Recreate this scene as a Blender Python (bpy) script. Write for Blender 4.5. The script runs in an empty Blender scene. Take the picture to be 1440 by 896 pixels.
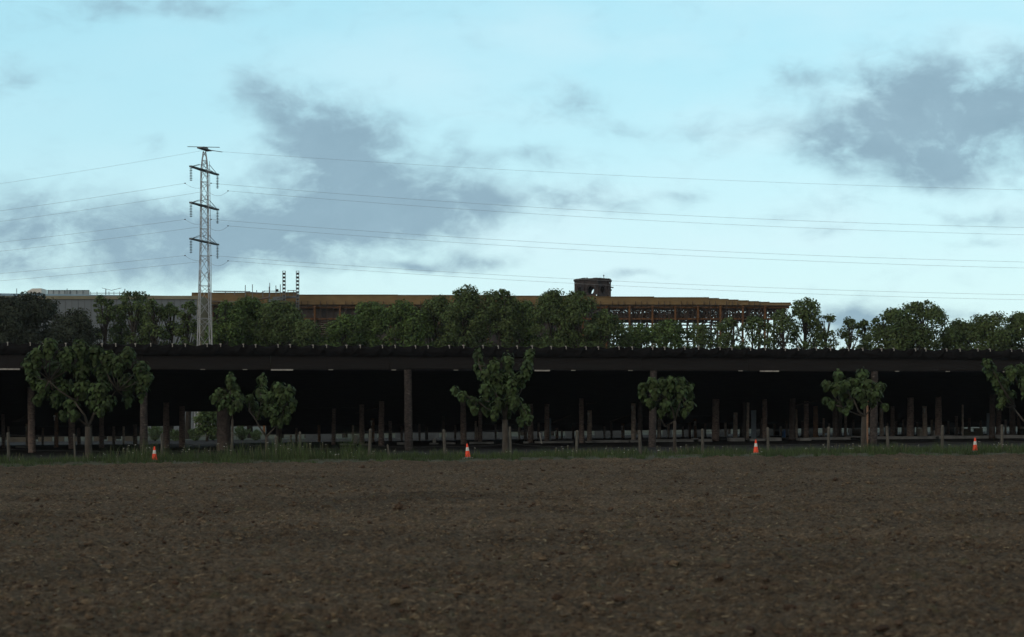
import bpy, math, random
import numpy as np
from mathutils import Vector, Matrix
random.seed(7); np.random.seed(7)
R = math.radians
scene = bpy.context.scene
HAZE = 7e-5
COL = scene.collection
F = 2000.0; HZ = 590.0            # focal length in 1440-wide pixels, horizon row
EYE = 2.4

# ------------------------------------------------------------------ helpers
def at(px, py, D):
    return Vector(((px-720)/F*D, D, EYE+(HZ-py)/F*D))
def xw(px, D): return (px-720)/F*D
def gz(x, y=0):
    """terrain height: a very gentle rise to the right"""
    if isinstance(x, np.ndarray):
        return EYE-2.11+0.0102*(70*np.tanh(x/70))
    return EYE-2.11+0.0102*(70*math.tanh(x/70))

def tag(o, label=None, cat=None, group=None, kind=None):
    if label: o['label'] = label
    if cat: o['category'] = cat
    if group: o['group'] = group
    if kind: o['kind'] = kind
    return o

def empty(name, loc, label, cat, group=None):
    o = bpy.data.objects.new(name, None); COL.objects.link(o)
    o.location = loc; o.empty_display_size = 0.3
    return tag(o, label, cat, group)

class MB:
    def __init__(s): s.v = []; s.f = []; s.uv = None
    def add(s, vs, fs):
        n = len(s.v); s.v.extend([tuple(v) for v in vs]); s.f.extend([tuple(i+n for i in f) for f in fs])
    def box(s, c, size, ax=None, ay=None, az=None):
        c = Vector(c); ax = Vector(ax or (1,0,0)); ay = Vector(ay or (0,1,0)); az = Vector(az or (0,0,1))
        hx, hy, hz = size[0]/2, size[1]/2, size[2]/2
        vs = [c+ax*(i*hx)+ay*(j*hy)+az*(k*hz) for i in (-1,1) for j in (-1,1) for k in (-1,1)]
        s.add(vs, [(0,1,3,2),(4,6,7,5),(0,4,5,1),(2,3,7,6),(0,2,6,4),(1,5,7,3)])
    def beam(s, a, b, w, h=None):
        a = Vector(a); b = Vector(b); d = b-a; L = d.length
        if L < 1e-6: return
        d.normalize(); h = h or w
        up = Vector((0,0,1)) if abs(d.z) < .95 else Vector((0,1,0))
        sx = d.cross(up).normalized(); sz = sx.cross(d).normalized()
        s.box((a+b)/2, (L, w, h), d, sx, sz)
    def tube(s, pts, rad, n=6, cap=True, jag=0, rng=random):
        pts = [Vector(p) for p in pts]
        if not isinstance(rad, (list, tuple)): rad = [rad]*len(pts)
        rings = []; base = len(s.v); prev = None
        for i, p in enumerate(pts):
            if i == 0: d = pts[1]-pts[0]
            elif i == len(pts)-1: d = pts[-1]-pts[-2]
            else: d = pts[i+1]-pts[i-1]
            d.normalize()
            if prev is None:
                prev = d.cross(Vector((0,0,1)) if abs(d.z) < .9 else Vector((1,0,0))).normalized()
            sx = (prev - d*prev.dot(d)).normalized(); prev = sx; sy = d.cross(sx)
            for k in range(n):
                a = 2*math.pi*k/n; r = rad[i]*(1+(rng.uniform(-jag, jag) if jag else 0))
                s.v.append(tuple(p+sx*(math.cos(a)*r)+sy*(math.sin(a)*r)))
        for i in range(len(pts)-1):
            for k in range(n):
                a = base+i*n+k; b = base+i*n+(k+1)%n
                s.f.append((a, b, b+n, a+n))
        if cap:
            s.f.append(tuple(base+k for k in range(n))[::-1])
            s.f.append(tuple(base+(len(pts)-1)*n+k for k in range(n)))
    def build(s, name, mat, parent=None, smooth=False, origin=None):
        me = bpy.data.meshes.new(name)
        org = Vector(origin) if origin is not None else (parent.matrix_basis.translation if parent is not None and parent.parent is None else (WORLD_ORG.get(parent.name, Vector((0,0,0))) if parent is not None else Vector((0,0,0))))
        vs = [(v[0]-org[0], v[1]-org[1], v[2]-org[2]) for v in s.v]
        me.from_pydata(vs, [], s.f); me.update()
        if smooth: me.polygons.foreach_set('use_smooth', [True]*len(me.polygons))
        o = bpy.data.objects.new(name, me); COL.objects.link(o)
        if mat: me.materials.append(mat)
        if parent is not None:
            o.parent = parent
            WORLD_ORG[o.name] = org
        else:
            o.location = org
        return o
WORLD_ORG = {}
# every child mesh keeps its vertices relative to its top-level thing's base

# ------------------------------------------------------------------ materials
def mat(name, c1, c2=None, scale=3.0, rough=.8, metallic=0, bump=0, bscale=None, island=0, stretch=None, spec=.3, c3=None, detail=5, coord='Object', lo=.35, hi=.65):
    m = bpy.data.materials.new(name); m.use_nodes = True
    nt = m.node_tree; N = nt.nodes; L = nt.links
    b = N['Principled BSDF']; b.inputs['Roughness'].default_value = rough
    b.inputs['Metallic'].default_value = metallic
    b.inputs['Specular IOR Level'].default_value = spec
    tc = N.new('ShaderNodeTexCoord'); src = tc.outputs[coord]
    if stretch:
        mp = N.new('ShaderNodeMapping'); mp.inputs['Scale'].default_value = stretch
        L.new(src, mp.inputs['Vector']); src = mp.outputs['Vector']
    c2 = c2 or tuple(x*.7 for x in c1)
    nz = N.new('ShaderNodeTexNoise'); nz.inputs['Scale'].default_value = scale; nz.inputs['Detail'].default_value = detail
    nz.inputs['Roughness'].default_value = .62
    L.new(src, nz.inputs['Vector'])
    rp = N.new('ShaderNodeValToRGB'); rp.color_ramp.elements[0].position = lo; rp.color_ramp.elements[1].position = hi
    rp.color_ramp.elements[0].color = (*c2, 1); rp.color_ramp.elements[1].color = (*c1, 1)
    if c3:
        e = rp.color_ramp.elements.new(min(.98, hi+.1)); e.color = (*c3, 1)
    L.new(nz.outputs['Fac'], rp.inputs['Fac'])
    col = rp.outputs['Color']
    if island:
        g = N.new('ShaderNodeNewGeometry')
        mr = N.new('ShaderNodeMapRange'); mr.inputs['To Min'].default_value = 1-island; mr.inputs['To Max'].default_value = 1+island
        L.new(g.outputs['Random Per Island'], mr.inputs['Value'])
        hs = N.new('ShaderNodeHueSaturation'); L.new(mr.outputs['Result'], hs.inputs['Value'])
        mh = N.new('ShaderNodeMapRange'); mh.inputs['To Min'].default_value = .485; mh.inputs['To Max'].default_value = .515
        L.new(g.outputs['Random Per Island'], mh.inputs['Value']); L.new(mh.outputs['Result'], hs.inputs['Hue'])
        L.new(col, hs.inputs['Color']); col = hs.outputs['Color']
    L.new(col, b.inputs['Base Color'])
    if bump:
        n2 = N.new('ShaderNodeTexNoise'); n2.inputs['Scale'].default_value = bscale or scale*4; n2.inputs['Detail'].default_value = 6
        L.new(src, n2.inputs['Vector'])
        bp = N.new('ShaderNodeBump'); bp.inputs['Strength'].default_value = min(1, bump); bp.inputs['Distance'].default_value = .05*max(1, bump)
        L.new(n2.outputs['Fac'], bp.inputs['Height']); L.new(bp.outputs['Normal'], b.inputs['Normal'])
    return m

def leafmat(name, c, dark, island=.45, scale=.5, trans=.25):
    m = mat(name, c, dark, scale=scale, rough=.7, island=island, spec=.15, detail=3)
    nt = m.node_tree; N = nt.nodes; L = nt.links
    b = N['Principled BSDF']; src = b.inputs['Base Color'].links[0].from_socket
    t = N.new('ShaderNodeBsdfTranslucent'); mx = N.new('ShaderNodeMixShader'); mx.inputs['Fac'].default_value = trans
    L.new(src, t.inputs['Color']); L.new(b.outputs['BSDF'], mx.inputs[1]); L.new(t.outputs['BSDF'], mx.inputs[2])
    L.new(mx.outputs['Shader'], N['Material Output'].inputs['Surface'])
    return m

M = {}
M['soil'] = mat('ploughed_soil', (.112,.083,.055), (.040,.031,.023), scale=13, rough=.95, bump=.9, bscale=34, spec=.08, c3=(.20,.155,.10), detail=8, lo=.36, hi=.6)
# broader patches of the soil, drier and damper ground
def soil_patches(m):
    nt = m.node_tree; N = nt.nodes; L = nt.links; b = N['Principled BSDF']
    src = b.inputs['Base Color'].links[0].from_socket
    tc = N.new('ShaderNodeTexCoord')
    def nz(scale, sc=(1,1,1), det=4):
        mp = N.new('ShaderNodeMapping'); mp.inputs['Scale'].default_value = sc
        L.new(tc.outputs['Object'], mp.inputs['Vector'])
        n = N.new('ShaderNodeTexNoise'); n.inputs['Scale'].default_value = scale; n.inputs['Detail'].default_value = det
        L.new(mp.outputs['Vector'], n.inputs['Vector']); return n.outputs['Fac']
    mr = N.new('ShaderNodeMapRange'); mr.inputs['From Min'].default_value = .3; mr.inputs['From Max'].default_value = .7
    mr.inputs['To Min'].default_value = .72; mr.inputs['To Max'].default_value = 1.25
    L.new(nz(.22, (.5, 1, 1)), mr.inputs['Value'])
    m3 = N.new('ShaderNodeMapRange'); m3.inputs['From Min'].default_value = .36; m3.inputs['From Max'].default_value = .64
    m3.inputs['To Min'].default_value = .80; m3.inputs['To Max'].default_value = 1.16
    L.new(nz(4.2, (1, .8, 1), 6), m3.inputs['Value'])
    mm_ = N.new('ShaderNodeMath'); mm_.operation = 'MULTIPLY'; L.new(mr.outputs['Result'], mm_.inputs[0]); L.new(m3.outputs['Result'], mm_.inputs[1])
    hs = N.new('ShaderNodeHueSaturation'); L.new(mm_.outputs[0], hs.inputs['Value']); L.new(src, hs.inputs['Color'])
    mr2 = N.new('ShaderNodeMapRange'); mr2.inputs['From Min'].default_value = .58; mr2.inputs['From Max'].default_value = .72
    mr2.inputs['To Max'].default_value = .5
    L.new(nz(3.2, (1,1,1), 6), mr2.inputs['Value'])
    mx = N.new('ShaderNodeMix'); mx.data_type = 'RGBA'; mx.inputs[7].default_value = (.075,.078,.045,1)
    L.new(mr2.outputs['Result'], mx.inputs[0]); L.new(hs.outputs['Color'], mx.inputs[6])
    L.new(mx.outputs[2], b.inputs['Base Color'])
soil_patches(M['soil'])
M['clod'] = mat('soil_clod', (.120,.084,.056), (.06,.043,.03), scale=14, rough=.95, island=.5, spec=.1, bump=.6, bscale=40)
M['straw'] = mat('dry_straw', (.20,.155,.10), (.12,.10,.065), scale=8, rough=.8, island=.3)
M['ground'] = mat('rough_ground', (.04,.045,.025), (.025,.03,.018), scale=.3, rough=.95)
M['yard'] = mat('black_gravel', (.026,.028,.033), (.015,.016,.019), scale=2, rough=.9, bump=.6, bscale=14, spec=.15)
M['verge_soil'] = mat('verge_soil', (.05,.052,.028), (.035,.036,.02), scale=2, rough=.95, bump=.6)
M['grass'] = leafmat('grass_blades', (.068,.096,.036), (.042,.064,.027), island=.5, scale=.6, trans=.2)
M['drygrass'] = leafmat('dry_grass_stems', (.13,.125,.08), (.075,.08,.045), island=.3, scale=2, trans=.1)
M['flower'] = mat('white_petals', (.55,.57,.55), (.4,.42,.4), scale=8, rough=.7)
M['leaf_big'] = leafmat('broad_leaf', (.064,.096,.034), (.034,.056,.024), island=.5, scale=.9, trans=.22)
M['leaf_a'] = leafmat('tree_leaf_mid', (.100,.140,.050), (.048,.078,.030), island=.5, scale=.35, trans=.25)
M['leaf_b'] = leafmat('tree_leaf_fresh', (.098,.150,.045), (.044,.080,.026), island=.5, scale=.35, trans=.25)
M['leaf_d'] = leafmat('tree_leaf_dark', (.042,.054,.034), (.022,.031,.021), island=.5, scale=.35, trans=.15)
M['leaf_s'] = leafmat('shrub_leaf', (.12,.17,.08), (.07,.11,.05), island=.4, scale=1.0, trans=.25)
M['bark'] = mat('grey_bark', (.072,.062,.052), (.04,.035,.03), scale=6, rough=.95, bump=.8, stretch=(1,1,.3))
M['barkd'] = mat('dark_bark', (.045,.04,.032), (.025,.022,.02), scale=4, rough=.95, bump=.6)
M['log'] = mat('rough_log', (.066,.055,.050), (.028,.024,.024), scale=4.5, rough=.95, bump=1.0, bscale=18, stretch=(1,1,2.2), lo=.4, hi=.62, c3=(.16,.14,.125))
M['log_in'] = mat('rough_inner_log', (.26,.205,.18), (.11,.088,.08), scale=4.5, rough=.95, bump=1.0, bscale=18, stretch=(1,1,2.2))
M['log_pale'] = mat('lit_pale_log', (.60,.52,.44), (.34,.28,.24), scale=3, rough=.9, bump=.5, stretch=(1,1,1.6))  # pale posts: light falling on them is put into the raised base colour
M['log_rust'] = mat('reddish_log', (.27,.155,.095), (.13,.085,.06), scale=3, rough=.9, bump=.5, stretch=(1,1,1.6))
M['log_dark'] = mat('darker_log', (.09,.075,.068), (.05,.042,.04), scale=4, rough=.95, bump=.6)  # darker log colour for some of the inner posts
M['post'] = mat('weathered_post', (.11,.105,.09), (.055,.052,.046), scale=7, rough=.95, bump=.6, stretch=(1,1,.3))
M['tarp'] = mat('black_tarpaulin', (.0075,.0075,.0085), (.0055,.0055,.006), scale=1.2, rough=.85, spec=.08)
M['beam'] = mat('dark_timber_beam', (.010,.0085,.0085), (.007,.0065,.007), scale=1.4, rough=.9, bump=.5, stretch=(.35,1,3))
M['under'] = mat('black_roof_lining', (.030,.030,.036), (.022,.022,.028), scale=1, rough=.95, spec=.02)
M['clip'] = mat('pale_clip', (.36,.35,.32), (.2,.19,.18), scale=6, rough=.5)
M['white'] = mat('white_plastic', (.62,.62,.58), (.45,.45,.42), scale=5, rough=.5)
M['galv'] = mat('galvanised_steel', (.34,.36,.38), (.24,.26,.28), scale=2, rough=.45, metallic=.25)
M['insul'] = mat('brown_glass_insulator', (.03,.028,.028), (.02,.02,.02), scale=4, rough=.3, spec=.5)
M['wire'] = mat('aluminium_cable', (.30,.32,.34), (.24,.26,.28), scale=1, rough=.5, metallic=.3)
M['fwire'] = mat('fence_wire', (.07,.07,.075), (.04,.04,.04), scale=3, rough=.6, metallic=.4)
M['blue_plank'] = mat('blue_grey_board', (.28,.37,.45), (.2,.27,.33), scale=3, rough=.7)
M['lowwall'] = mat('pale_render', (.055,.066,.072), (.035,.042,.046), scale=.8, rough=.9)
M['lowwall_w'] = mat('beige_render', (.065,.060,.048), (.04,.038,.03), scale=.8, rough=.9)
M['conc'] = mat('concrete', (.27,.28,.28), (.17,.18,.18), scale=1.6, rough=.9, bump=.3)
M['ochre'] = mat('ochre_roofing', (.150,.100,.040), (.105,.070,.030), scale=.5, rough=.85, stretch=(1,1,4))
M['rust'] = mat('rusty_steel', (.150,.068,.022), (.075,.036,.016), scale=.8, rough=.85)
M['rustd'] = mat('dark_rusty_bar', (.045,.028,.018), (.025,.017,.013), scale=.8, rough=.85)
M['rib'] = mat('dark_steel_brace', (.085,.060,.048), (.045,.034,.032), scale=.7, rough=.8)
M['panel'] = mat('brown_grey_panel', (.070,.060,.058), (.040,.034,.034), scale=.25, rough=.9)
M['panel2'] = mat('pale_boards', (.20,.17,.15), (.12,.09,.075), scale=.4, rough=.9, stretch=(.2,1,3))
M['hall'] = mat('grey_cladding', (.125,.150,.170), (.100,.122,.138), scale=.12, rough=.7, stretch=(1,1,.3))
M['halled'] = mat('beige_parapet', (.185,.180,.125), (.15,.145,.10), scale=.5, rough=.8)
M['hallroof'] = mat('blue_grey_membrane', (.16,.25,.32), (.12,.20,.26), scale=.2, rough=.6)
M['seam'] = mat('seam_strip', (.10,.11,.115), (.085,.09,.095), scale=1, rough=.8)
M['stone'] = mat('dark_stone', (.060,.048,.045), (.024,.021,.024), scale=.45, rough=.95, bump=1, bscale=2.5, c3=(.10,.078,.065))
M['steelblue'] = mat('painted_grey_steel', (.13,.15,.17), (.09,.11,.12), scale=1, rough=.6)
M['dkpanel'] = mat('black_step_plate', (.012,.014,.016), (.01,.01,.012), scale=1, rough=.7)
M['glasspan'] = mat('frosted_screen', (.30,.37,.40), (.22,.28,.31), scale=.3, rough=.35)
M['orange'] = mat('orange_plastic', (.80,.07,.025), (.58,.05,.02), scale=6, rough=.5, lo=.2, hi=.45)
M['band'] = mat('reflective_white_band', (.70,.71,.68), (.48,.49,.46), scale=6, rough=.4)
M['rubber'] = mat('grey_rubber_base', (.22,.22,.20), (.14,.14,.13), scale=6, rough=.8)

# ------------------------------------------------------------------ numpy noise
def vnoise(x, y, seed):
    xi = np.floor(x).astype(np.int64); yi = np.floor(y).astype(np.int64)
    fx = x-xi; fy = y-yi; fx = fx*fx*(3-2*fx); fy = fy*fy*(3-2*fy)
    def h(a, b):
        n = (a*374761393+b*668265263+seed*1442695041) & 0xffffffff
        n = ((n ^ (n >> 13))*1274126177) & 0xffffffff
        return ((n ^ (n >> 16)) & 0xffff)/65535.0
    return (h(xi,yi)*(1-fx)+h(xi+1,yi)*fx)*(1-fy)+(h(xi,yi+1)*(1-fx)+h(xi+1,yi+1)*fx)*fy

# ------------------------------------------------------------------ ground, field
def grid_obj(name, X, Y, Z, material, smooth=True):
    r, c = X.shape
    me = bpy.data.meshes.new(name)
    co = np.stack([X, Y, Z], -1).reshape(-1, 3).astype(np.float32)
    i = np.arange(r*c).reshape(r, c)
    q = np.stack([i[:-1,:-1], i[:-1,1:], i[1:,1:], i[1:,:-1]], -1).reshape(-1, 4).astype(np.int32)
    me.vertices.add(len(co)); me.vertices.foreach_set('co', co.ravel())
    me.loops.add(q.size); me.loops.foreach_set('vertex_index', q.ravel())
    me.polygons.add(len(q)); me.polygons.foreach_set('loop_start', np.arange(0, q.size, 4, dtype=np.int32))
    me.update(calc_edges=True); me.validate()
    me.polygons.foreach_set('use_smooth', np.full(len(q), smooth))
    me.materials.append(material)
    o = bpy.data.objects.new(name, me); COL.objects.link(o); return o

gx = np.concatenate([-np.geomspace(2400, 90, 12), np.linspace(-80, 80, 41), np.geomspace(90, 2400, 12)])
gy = np.concatenate([np.linspace(-400, 0, 9), np.linspace(10, 250, 25), np.geomspace(300, 4800, 12)])
GX, GY = np.meshgrid(gx, gy)
tag(grid_obj('ground', GX, GY, gz(GX)-0.22, M['ground']), kind='structure')

def edgeD(x): return 71.3+.078*x
NR, NC = 620, 980
dd = np.geomspace(11.5, 1, NR)[::-1]  # placeholder
k = np.linspace(0, 1, NR)
u = np.concatenate([-np.geomspace(3, .50, 14), np.linspace(-.47, .47, NC), np.geomspace(.50, 3, 14)])
X = np.zeros((NR, len(u))); Y = np.zeros_like(X)
for i in range(NR):
    D0 = 9.0*(74/9.0)**k[i]
    X[i] = u*D0; Y[i] = D0
lim = edgeD(np.clip(X, -45, 45))+(vnoise(X*.8, X*0+3, 5)-.5)*.5
sc = k[:, None]**3
Y = np.where(Y > lim, lim, Y)*1.0
w = np.clip(1.4-np.abs(X/np.maximum(Y, 1))*1.6, 0, 1)
H = np.zeros_like(X)
H += (vnoise(X*.35, Y*.35, 1)-.5)*.10
H += (vnoise(X*1.3, Y*1.3, 2)-.5)*.09
n3 = vnoise(X*3.6+.3*Y, Y*3.6, 3); H += np.maximum(0, n3-.45)*(.11+.0016*Y)
n4 = vnoise(X*8.5, Y*8.5+.3*X, 4); H += np.maximum(0, n4-.5)*.10*(.5+vnoise(X*.9, Y*.9, 12))
n5 = vnoise(X*19, Y*19, 6); H += np.maximum(0, n5-.45)*.055
H += (vnoise(X*37, Y*37, 8)-.5)*.018
n6 = vnoise(X*.16+7, Y*1.9, 9); H += np.maximum(0, n6-.55)*.08
# headland ridge against the verge
H += np.exp(-((lim-Y-.9)/.8)**2)*.10
Z = gz(X)+H-.06
tag(grid_obj('field', X, Y, Z, M['soil'], smooth=True), kind='structure')

def field_h(x, y):
    a = lambda v: np.array([v], dtype=float)
    return float(gz(x))-.02
# clods and straw lying on the field
cl = MB(); rng = random.Random(11)
def clod(mb, c, r):
    ph = (1+5**.5)/2
    V0 = [(-1,ph,0),(1,ph,0),(-1,-ph,0),(1,-ph,0),(0,-1,ph),(0,1,ph),(0,-1,-ph),(0,1,-ph),(ph,0,-1),(ph,0,1),(-ph,0,-1),(-ph,0,1)]
    Fs = [(0,11,5),(0,5,1),(0,1,7),(0,7,10),(0,10,11),(1,5,9),(5,11,4),(11,10,2),(10,7,6),(7,1,8),(3,9,4),(3,4,2),(3,2,6),(3,6,8),(3,8,9),(4,9,5),(2,4,11),(6,2,10),(8,6,7),(9,8,1)]
    sx, sy, sz = rng.uniform(.7,1.5), rng.uniform(.7,1.3), rng.uniform(.45,.8)
    a = rng.uniform(0, 6.28); ca, sa = math.cos(a), math.sin(a)
    vs = []
    for v in V0:
        j = rng.uniform(.62, 1.12)*r/1.9
        x, y, z = v[0]*sx*j, v[1]*sy*j, v[2]*sz*j
        vs.append((c[0]+x*ca-y*sa, c[1]+x*sa+y*ca, c[2]+z))
    mb.add(vs, Fs)
for i in range(16000):
    D = 11*(70/11)**(rng.random()**.75); x = rng.uniform(-.46, .46)*D
    if vnoise(np.array([x*.5]), np.array([D*.5]), 21)[0] < .42 and rng.random() < .8: continue
    r = min(.08, .010+rng.expovariate(1/.009))*(1+D/60)
    if D > edgeD(x)-1: continue
    clod(cl, (x, D, gz(x)+.0+r*.2), r)
tag(cl.build('soil_clods', M['clod']), 'loose brown soil clods scattered over the ploughed field', 'soil', kind='stuff')
stw = MB()
for i in range(4200):
    D = 11*(68/11)**(rng.random()**.7); x = rng.uniform(-.46, .46)*D
    L = rng.uniform(.03, .10); a = rng.uniform(0, 6.28); b = rng.uniform(-.3, .5)
    p = Vector((x, D, gz(x)+rng.uniform(.03, .07))); d = Vector((math.cos(a)*L, math.sin(a)*L, b*L))
    wv = Vector((-math.sin(a), math.cos(a), .8))*.0035*(1+D/40)
    stw.add([p-wv, p+wv, p+d+wv, p+d-wv], [(0,1,2,3)])
tag(stw.build('straw_bits', M['straw']), 'short bits of pale straw and stubble lying on the ploughed field', 'straw', kind='stuff')

# ------------------------------------------------------------------ verge
vx = np.linspace(-60, 60, 240); vt = np.linspace(0, 1, 14)
VX, VT = np.meshgrid(vx, vt)
VY = edgeD(np.clip(VX,-45,45))-.2+VT*13
VZ = gz(VX)+.03+.10*np.sin(np.pi*np.clip(VT*1.6,0,1))*(.4+vnoise(VX*.5, VY*.5, 31))
tag(grid_obj('grass_bank', VX, VY, VZ, M['verge_soil']), kind='structure')
gr = MB(); rng = random.Random(5)
def blade(mb, x, y, z, h, w, lean):
    a = rng.uniform(0, 6.28); dx, dy = math.cos(a)*w, math.sin(a)*w
    b = rng.uniform(0, 6.28); lx, ly = math.cos(b)*lean*h, math.sin(b)*lean*h
    mb.add([(x-dx,y-dy,z),(x+dx,y+dy,z),(x+lx*.4+dx*.6,y+ly*.4+dy*.6,z+h*.6),(x+lx*.4-dx*.6,y+ly*.4-dy*.6,z+h*.6),(x+lx,y+ly,z+h)],
           [(0,1,2,3),(3,2,4)])
NT = 7500
txs = np.random.uniform(-42, 42, NT); tts = np.random.uniform(0, 1, NT)**1.5
dn = vnoise(txs*.55, tts*6, 41); dn2 = vnoise(txs*2.3, tts*9, 43)
for i in range(NT):
    x = float(txs[i]); t = float(tts[i])*10.5; y = edgeD(x)+.15+t
    if t < 1.6 and dn2[i] < .5: continue
    if dn[i] < .3 and rng.random() < .6: continue
    h = (.10+.30*float(dn[i])*(.55+.9*float(dn2[i])))*(.5+min(1, t/1.8))*rng.uniform(.7, 1.25)
    if -22 < x < -8 and t > 2.5: h *= 1.9*(.6+.6*float(dn[i]))
    for j in range(rng.randint(6, 11)):
        blade(gr, x+rng.gauss(0, .10), y+rng.gauss(0, .10), gz(x)+.02, h*rng.uniform(.6, 1.1), rng.uniform(.008, .016), rng.uniform(.1, .6))
tag(gr.build('grass', M['grass']), 'unmown green grass along the far edge of the ploughed field', 'grass', kind='stuff')
dg = MB(); fl = MB()
for i in range(1250):
    x = rng.uniform(-40, 40)
    if -20 < x < -8 and rng.random() < .6: pass
    elif float(vnoise(np.array([x*.25]), np.array([2.0]), 51)[0]) < .4 and rng.random() < .7: continue
    y = edgeD(x)+rng.uniform(2.2, 9); h = rng.uniform(.3, .7)*(1.5 if -21 < x < -10 else .85); z = gz(x)
    lx, ly = rng.gauss(0, .12)*h, rng.gauss(0, .12)*h
    w = .005
    dg.add([(x-w,y,z),(x+w,y,z),(x+lx+w,y+ly,z+h),(x+lx-w,y+ly,z+h)], [(0,1,2,3)])
    for j in range(4):
        t = 1-.06*j; ww = .018
        dg.add([(x+lx*t-ww,y+ly,z+h*t-.05),(x+lx*t+ww*.4,y+ly-.01,z+h*t-.03),(x+lx*t,y+ly,z+h*t+.04)], [(0,1,2)])
    if rng.random() < .26:
        c = Vector((x+lx, y+ly, z+h)); r = rng.uniform(.018, .034)
        for q in range(4):
            o = Vector((rng.uniform(-1,1), rng.uniform(-1,1), rng.uniform(-.3,.3)))*r*1.4
            p = c+o
            fl.add([p+Vector((r*.6,0,0)), p+Vector((0,r*.6,0)), p+Vector((-r*.6,0,0)), p+Vector((0,-r*.6,0)), p+Vector((0,0,r*.5)), p-Vector((0,0,r*.4))],
                   [(0,1,4),(1,2,4),(2,3,4),(3,0,4),(1,0,5),(2,1,5),(3,2,5),(0,3,5)])
tag(dg.build('seed_stems', M['drygrass']), 'tall dry seed stems rising out of the grass strip', 'grass', kind='stuff')
tag(fl.build('wildflowers', M['flower']), 'tiny white wildflower heads dotted over the grass strip', 'flowers', kind='stuff')

# ------------------------------------------------------------------ foliage
def leaf_verts(p, d, n, L, W, fold=.18, droop=.2):
    d = d.normalized(); s = d.cross(n)
    if s.length < 1e-4: s = Vector((1,0,0))
    s.normalize(); n2 = s.cross(d).normalized()
    a = p
    l1 = p+d*L*.28+s*W*.5+n2*fold*W*.5; r1 = p+d*L*.28-s*W*.5+n2*fold*W*.5
    m = p+d*L*.55
    l2 = p+d*L*.66+s*W*.36+n2*(fold*.4*W)-n2*droop*L*.2; r2 = p+d*L*.66-s*W*.36+n2*(fold*.4*W)-n2*droop*L*.2
    t = p+d*L-n2*droop*L*.45
    return [a, l1, l2, t, r2, r1, m]
LF = [(0,1,6),(1,2,6),(2,3,6),(3,4,6),(4,5,6),(5,0,6)]

def big_leaf_tree(name, label, px, by, D, trunk_top, clumps, stems, trunk_r=.16, seed=1, group='broad-leaved young trees along the fence', dens=1.0, lean=0, topname=None):
    rg = random.Random(seed)
    bx = xw(px, D); base = Vector((bx, D, gz(bx)))
    root = empty(name, base, label, 'tree', group)
    tb = MB(); pf = at(trunk_top[0], trunk_top[1], D)
    mid = (base+pf)/2+Vector((rg.uniform(-.04,.04), 0, 0))
    tb.tube([base-Vector((0,0,.1)), base+Vector((0,0,.25)), mid, pf], [trunk_r*1.3, trunk_r*1.05, trunk_r*.92, trunk_r*.8], 9, jag=.05, rng=rg)
    tb.build('trunk', M['bark'], root, smooth=True)
    cs = []
    for c in clumps:
        cx, cy, rx, ry = c[:4]
        dz = rg.uniform(-1, 1)*.9*(c[4] if len(c) > 4 else 1)
        cs.append((at(cx, cy, D)+Vector((0, dz, 0)), rx/F*D, ry/F*D))
    # limbs
    lb = MB()
    for i, st in enumerate(stems):
        pts = [at(q[0], q[1], D) for q in st]
        dy = rg.uniform(-.5, .5)
        pts = [p+Vector((0, dy*j/(len(pts)-1), 0)) for j, p in enumerate(pts)]
        pts[0] = pf.copy() if (Vector(st[0]).to_2d()-Vector(trunk_top)).length < 9 else pts[0]
        r0 = trunk_r*(.5 if i < 2 else .30)
        lb.tube(pts, [r0*(1-.65*j/(len(pts)-1)) for j in range(len(pts))], 7)
    hubs = [at(st[-1][0], st[-1][1], D) for st in stems] or [pf]
    for (c, rx, ry) in cs:
        h = min(hubs, key=lambda q: (q-c).length)
        e = c+Vector((0, 0, ry*.5)); m = h.lerp(e, .5)+Vector((0, 0, -.10))
        lb.tube([h, m, e], [.035, .024, .012], 5)
    lb.build('limb', M['bark'], root, smooth=True)
    cr = MB()
    for (c, rx, ry) in cs:
        nl = int(dens*150*(rx*ry)/.25*.9)+22
        for _ in range(nl):
            z = rg.uniform(-1, 1); a = rg.uniform(0, 2*math.pi)
            rr = math.sqrt(max(0, 1-z*z))*(.72+.28*z if z < 0 else 1); q = rg.uniform(.35, 1)**.5*rg.choice([1,1,1,1.08,1.2])
            out = Vector((math.cos(a)*rr, math.sin(a)*rr, z))
            p = c+Vector((out.x*rx*q, out.y*rx*q, out.z*ry*q))
            d = Vector((math.cos(a)*.55, math.sin(a)*.55, -.75+.45*max(0, z)+rg.uniform(-.25,.25)))+Vector((rg.uniform(-.3,.3), rg.uniform(-.3,.3), 0))
            n = Vector((math.cos(a), math.sin(a), .9))
            L = rg.uniform(.17, .33)*(.8 if z > .75 else 1)
            p = p-d.normalized()*L*.35
            cr.add(leaf_verts(p, d, n, L, L*rg.uniform(.75, .95), .15, rg.uniform(.1,.6)), LF)
    cr.build('crown', M['leaf_big'], root)
    return root

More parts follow.
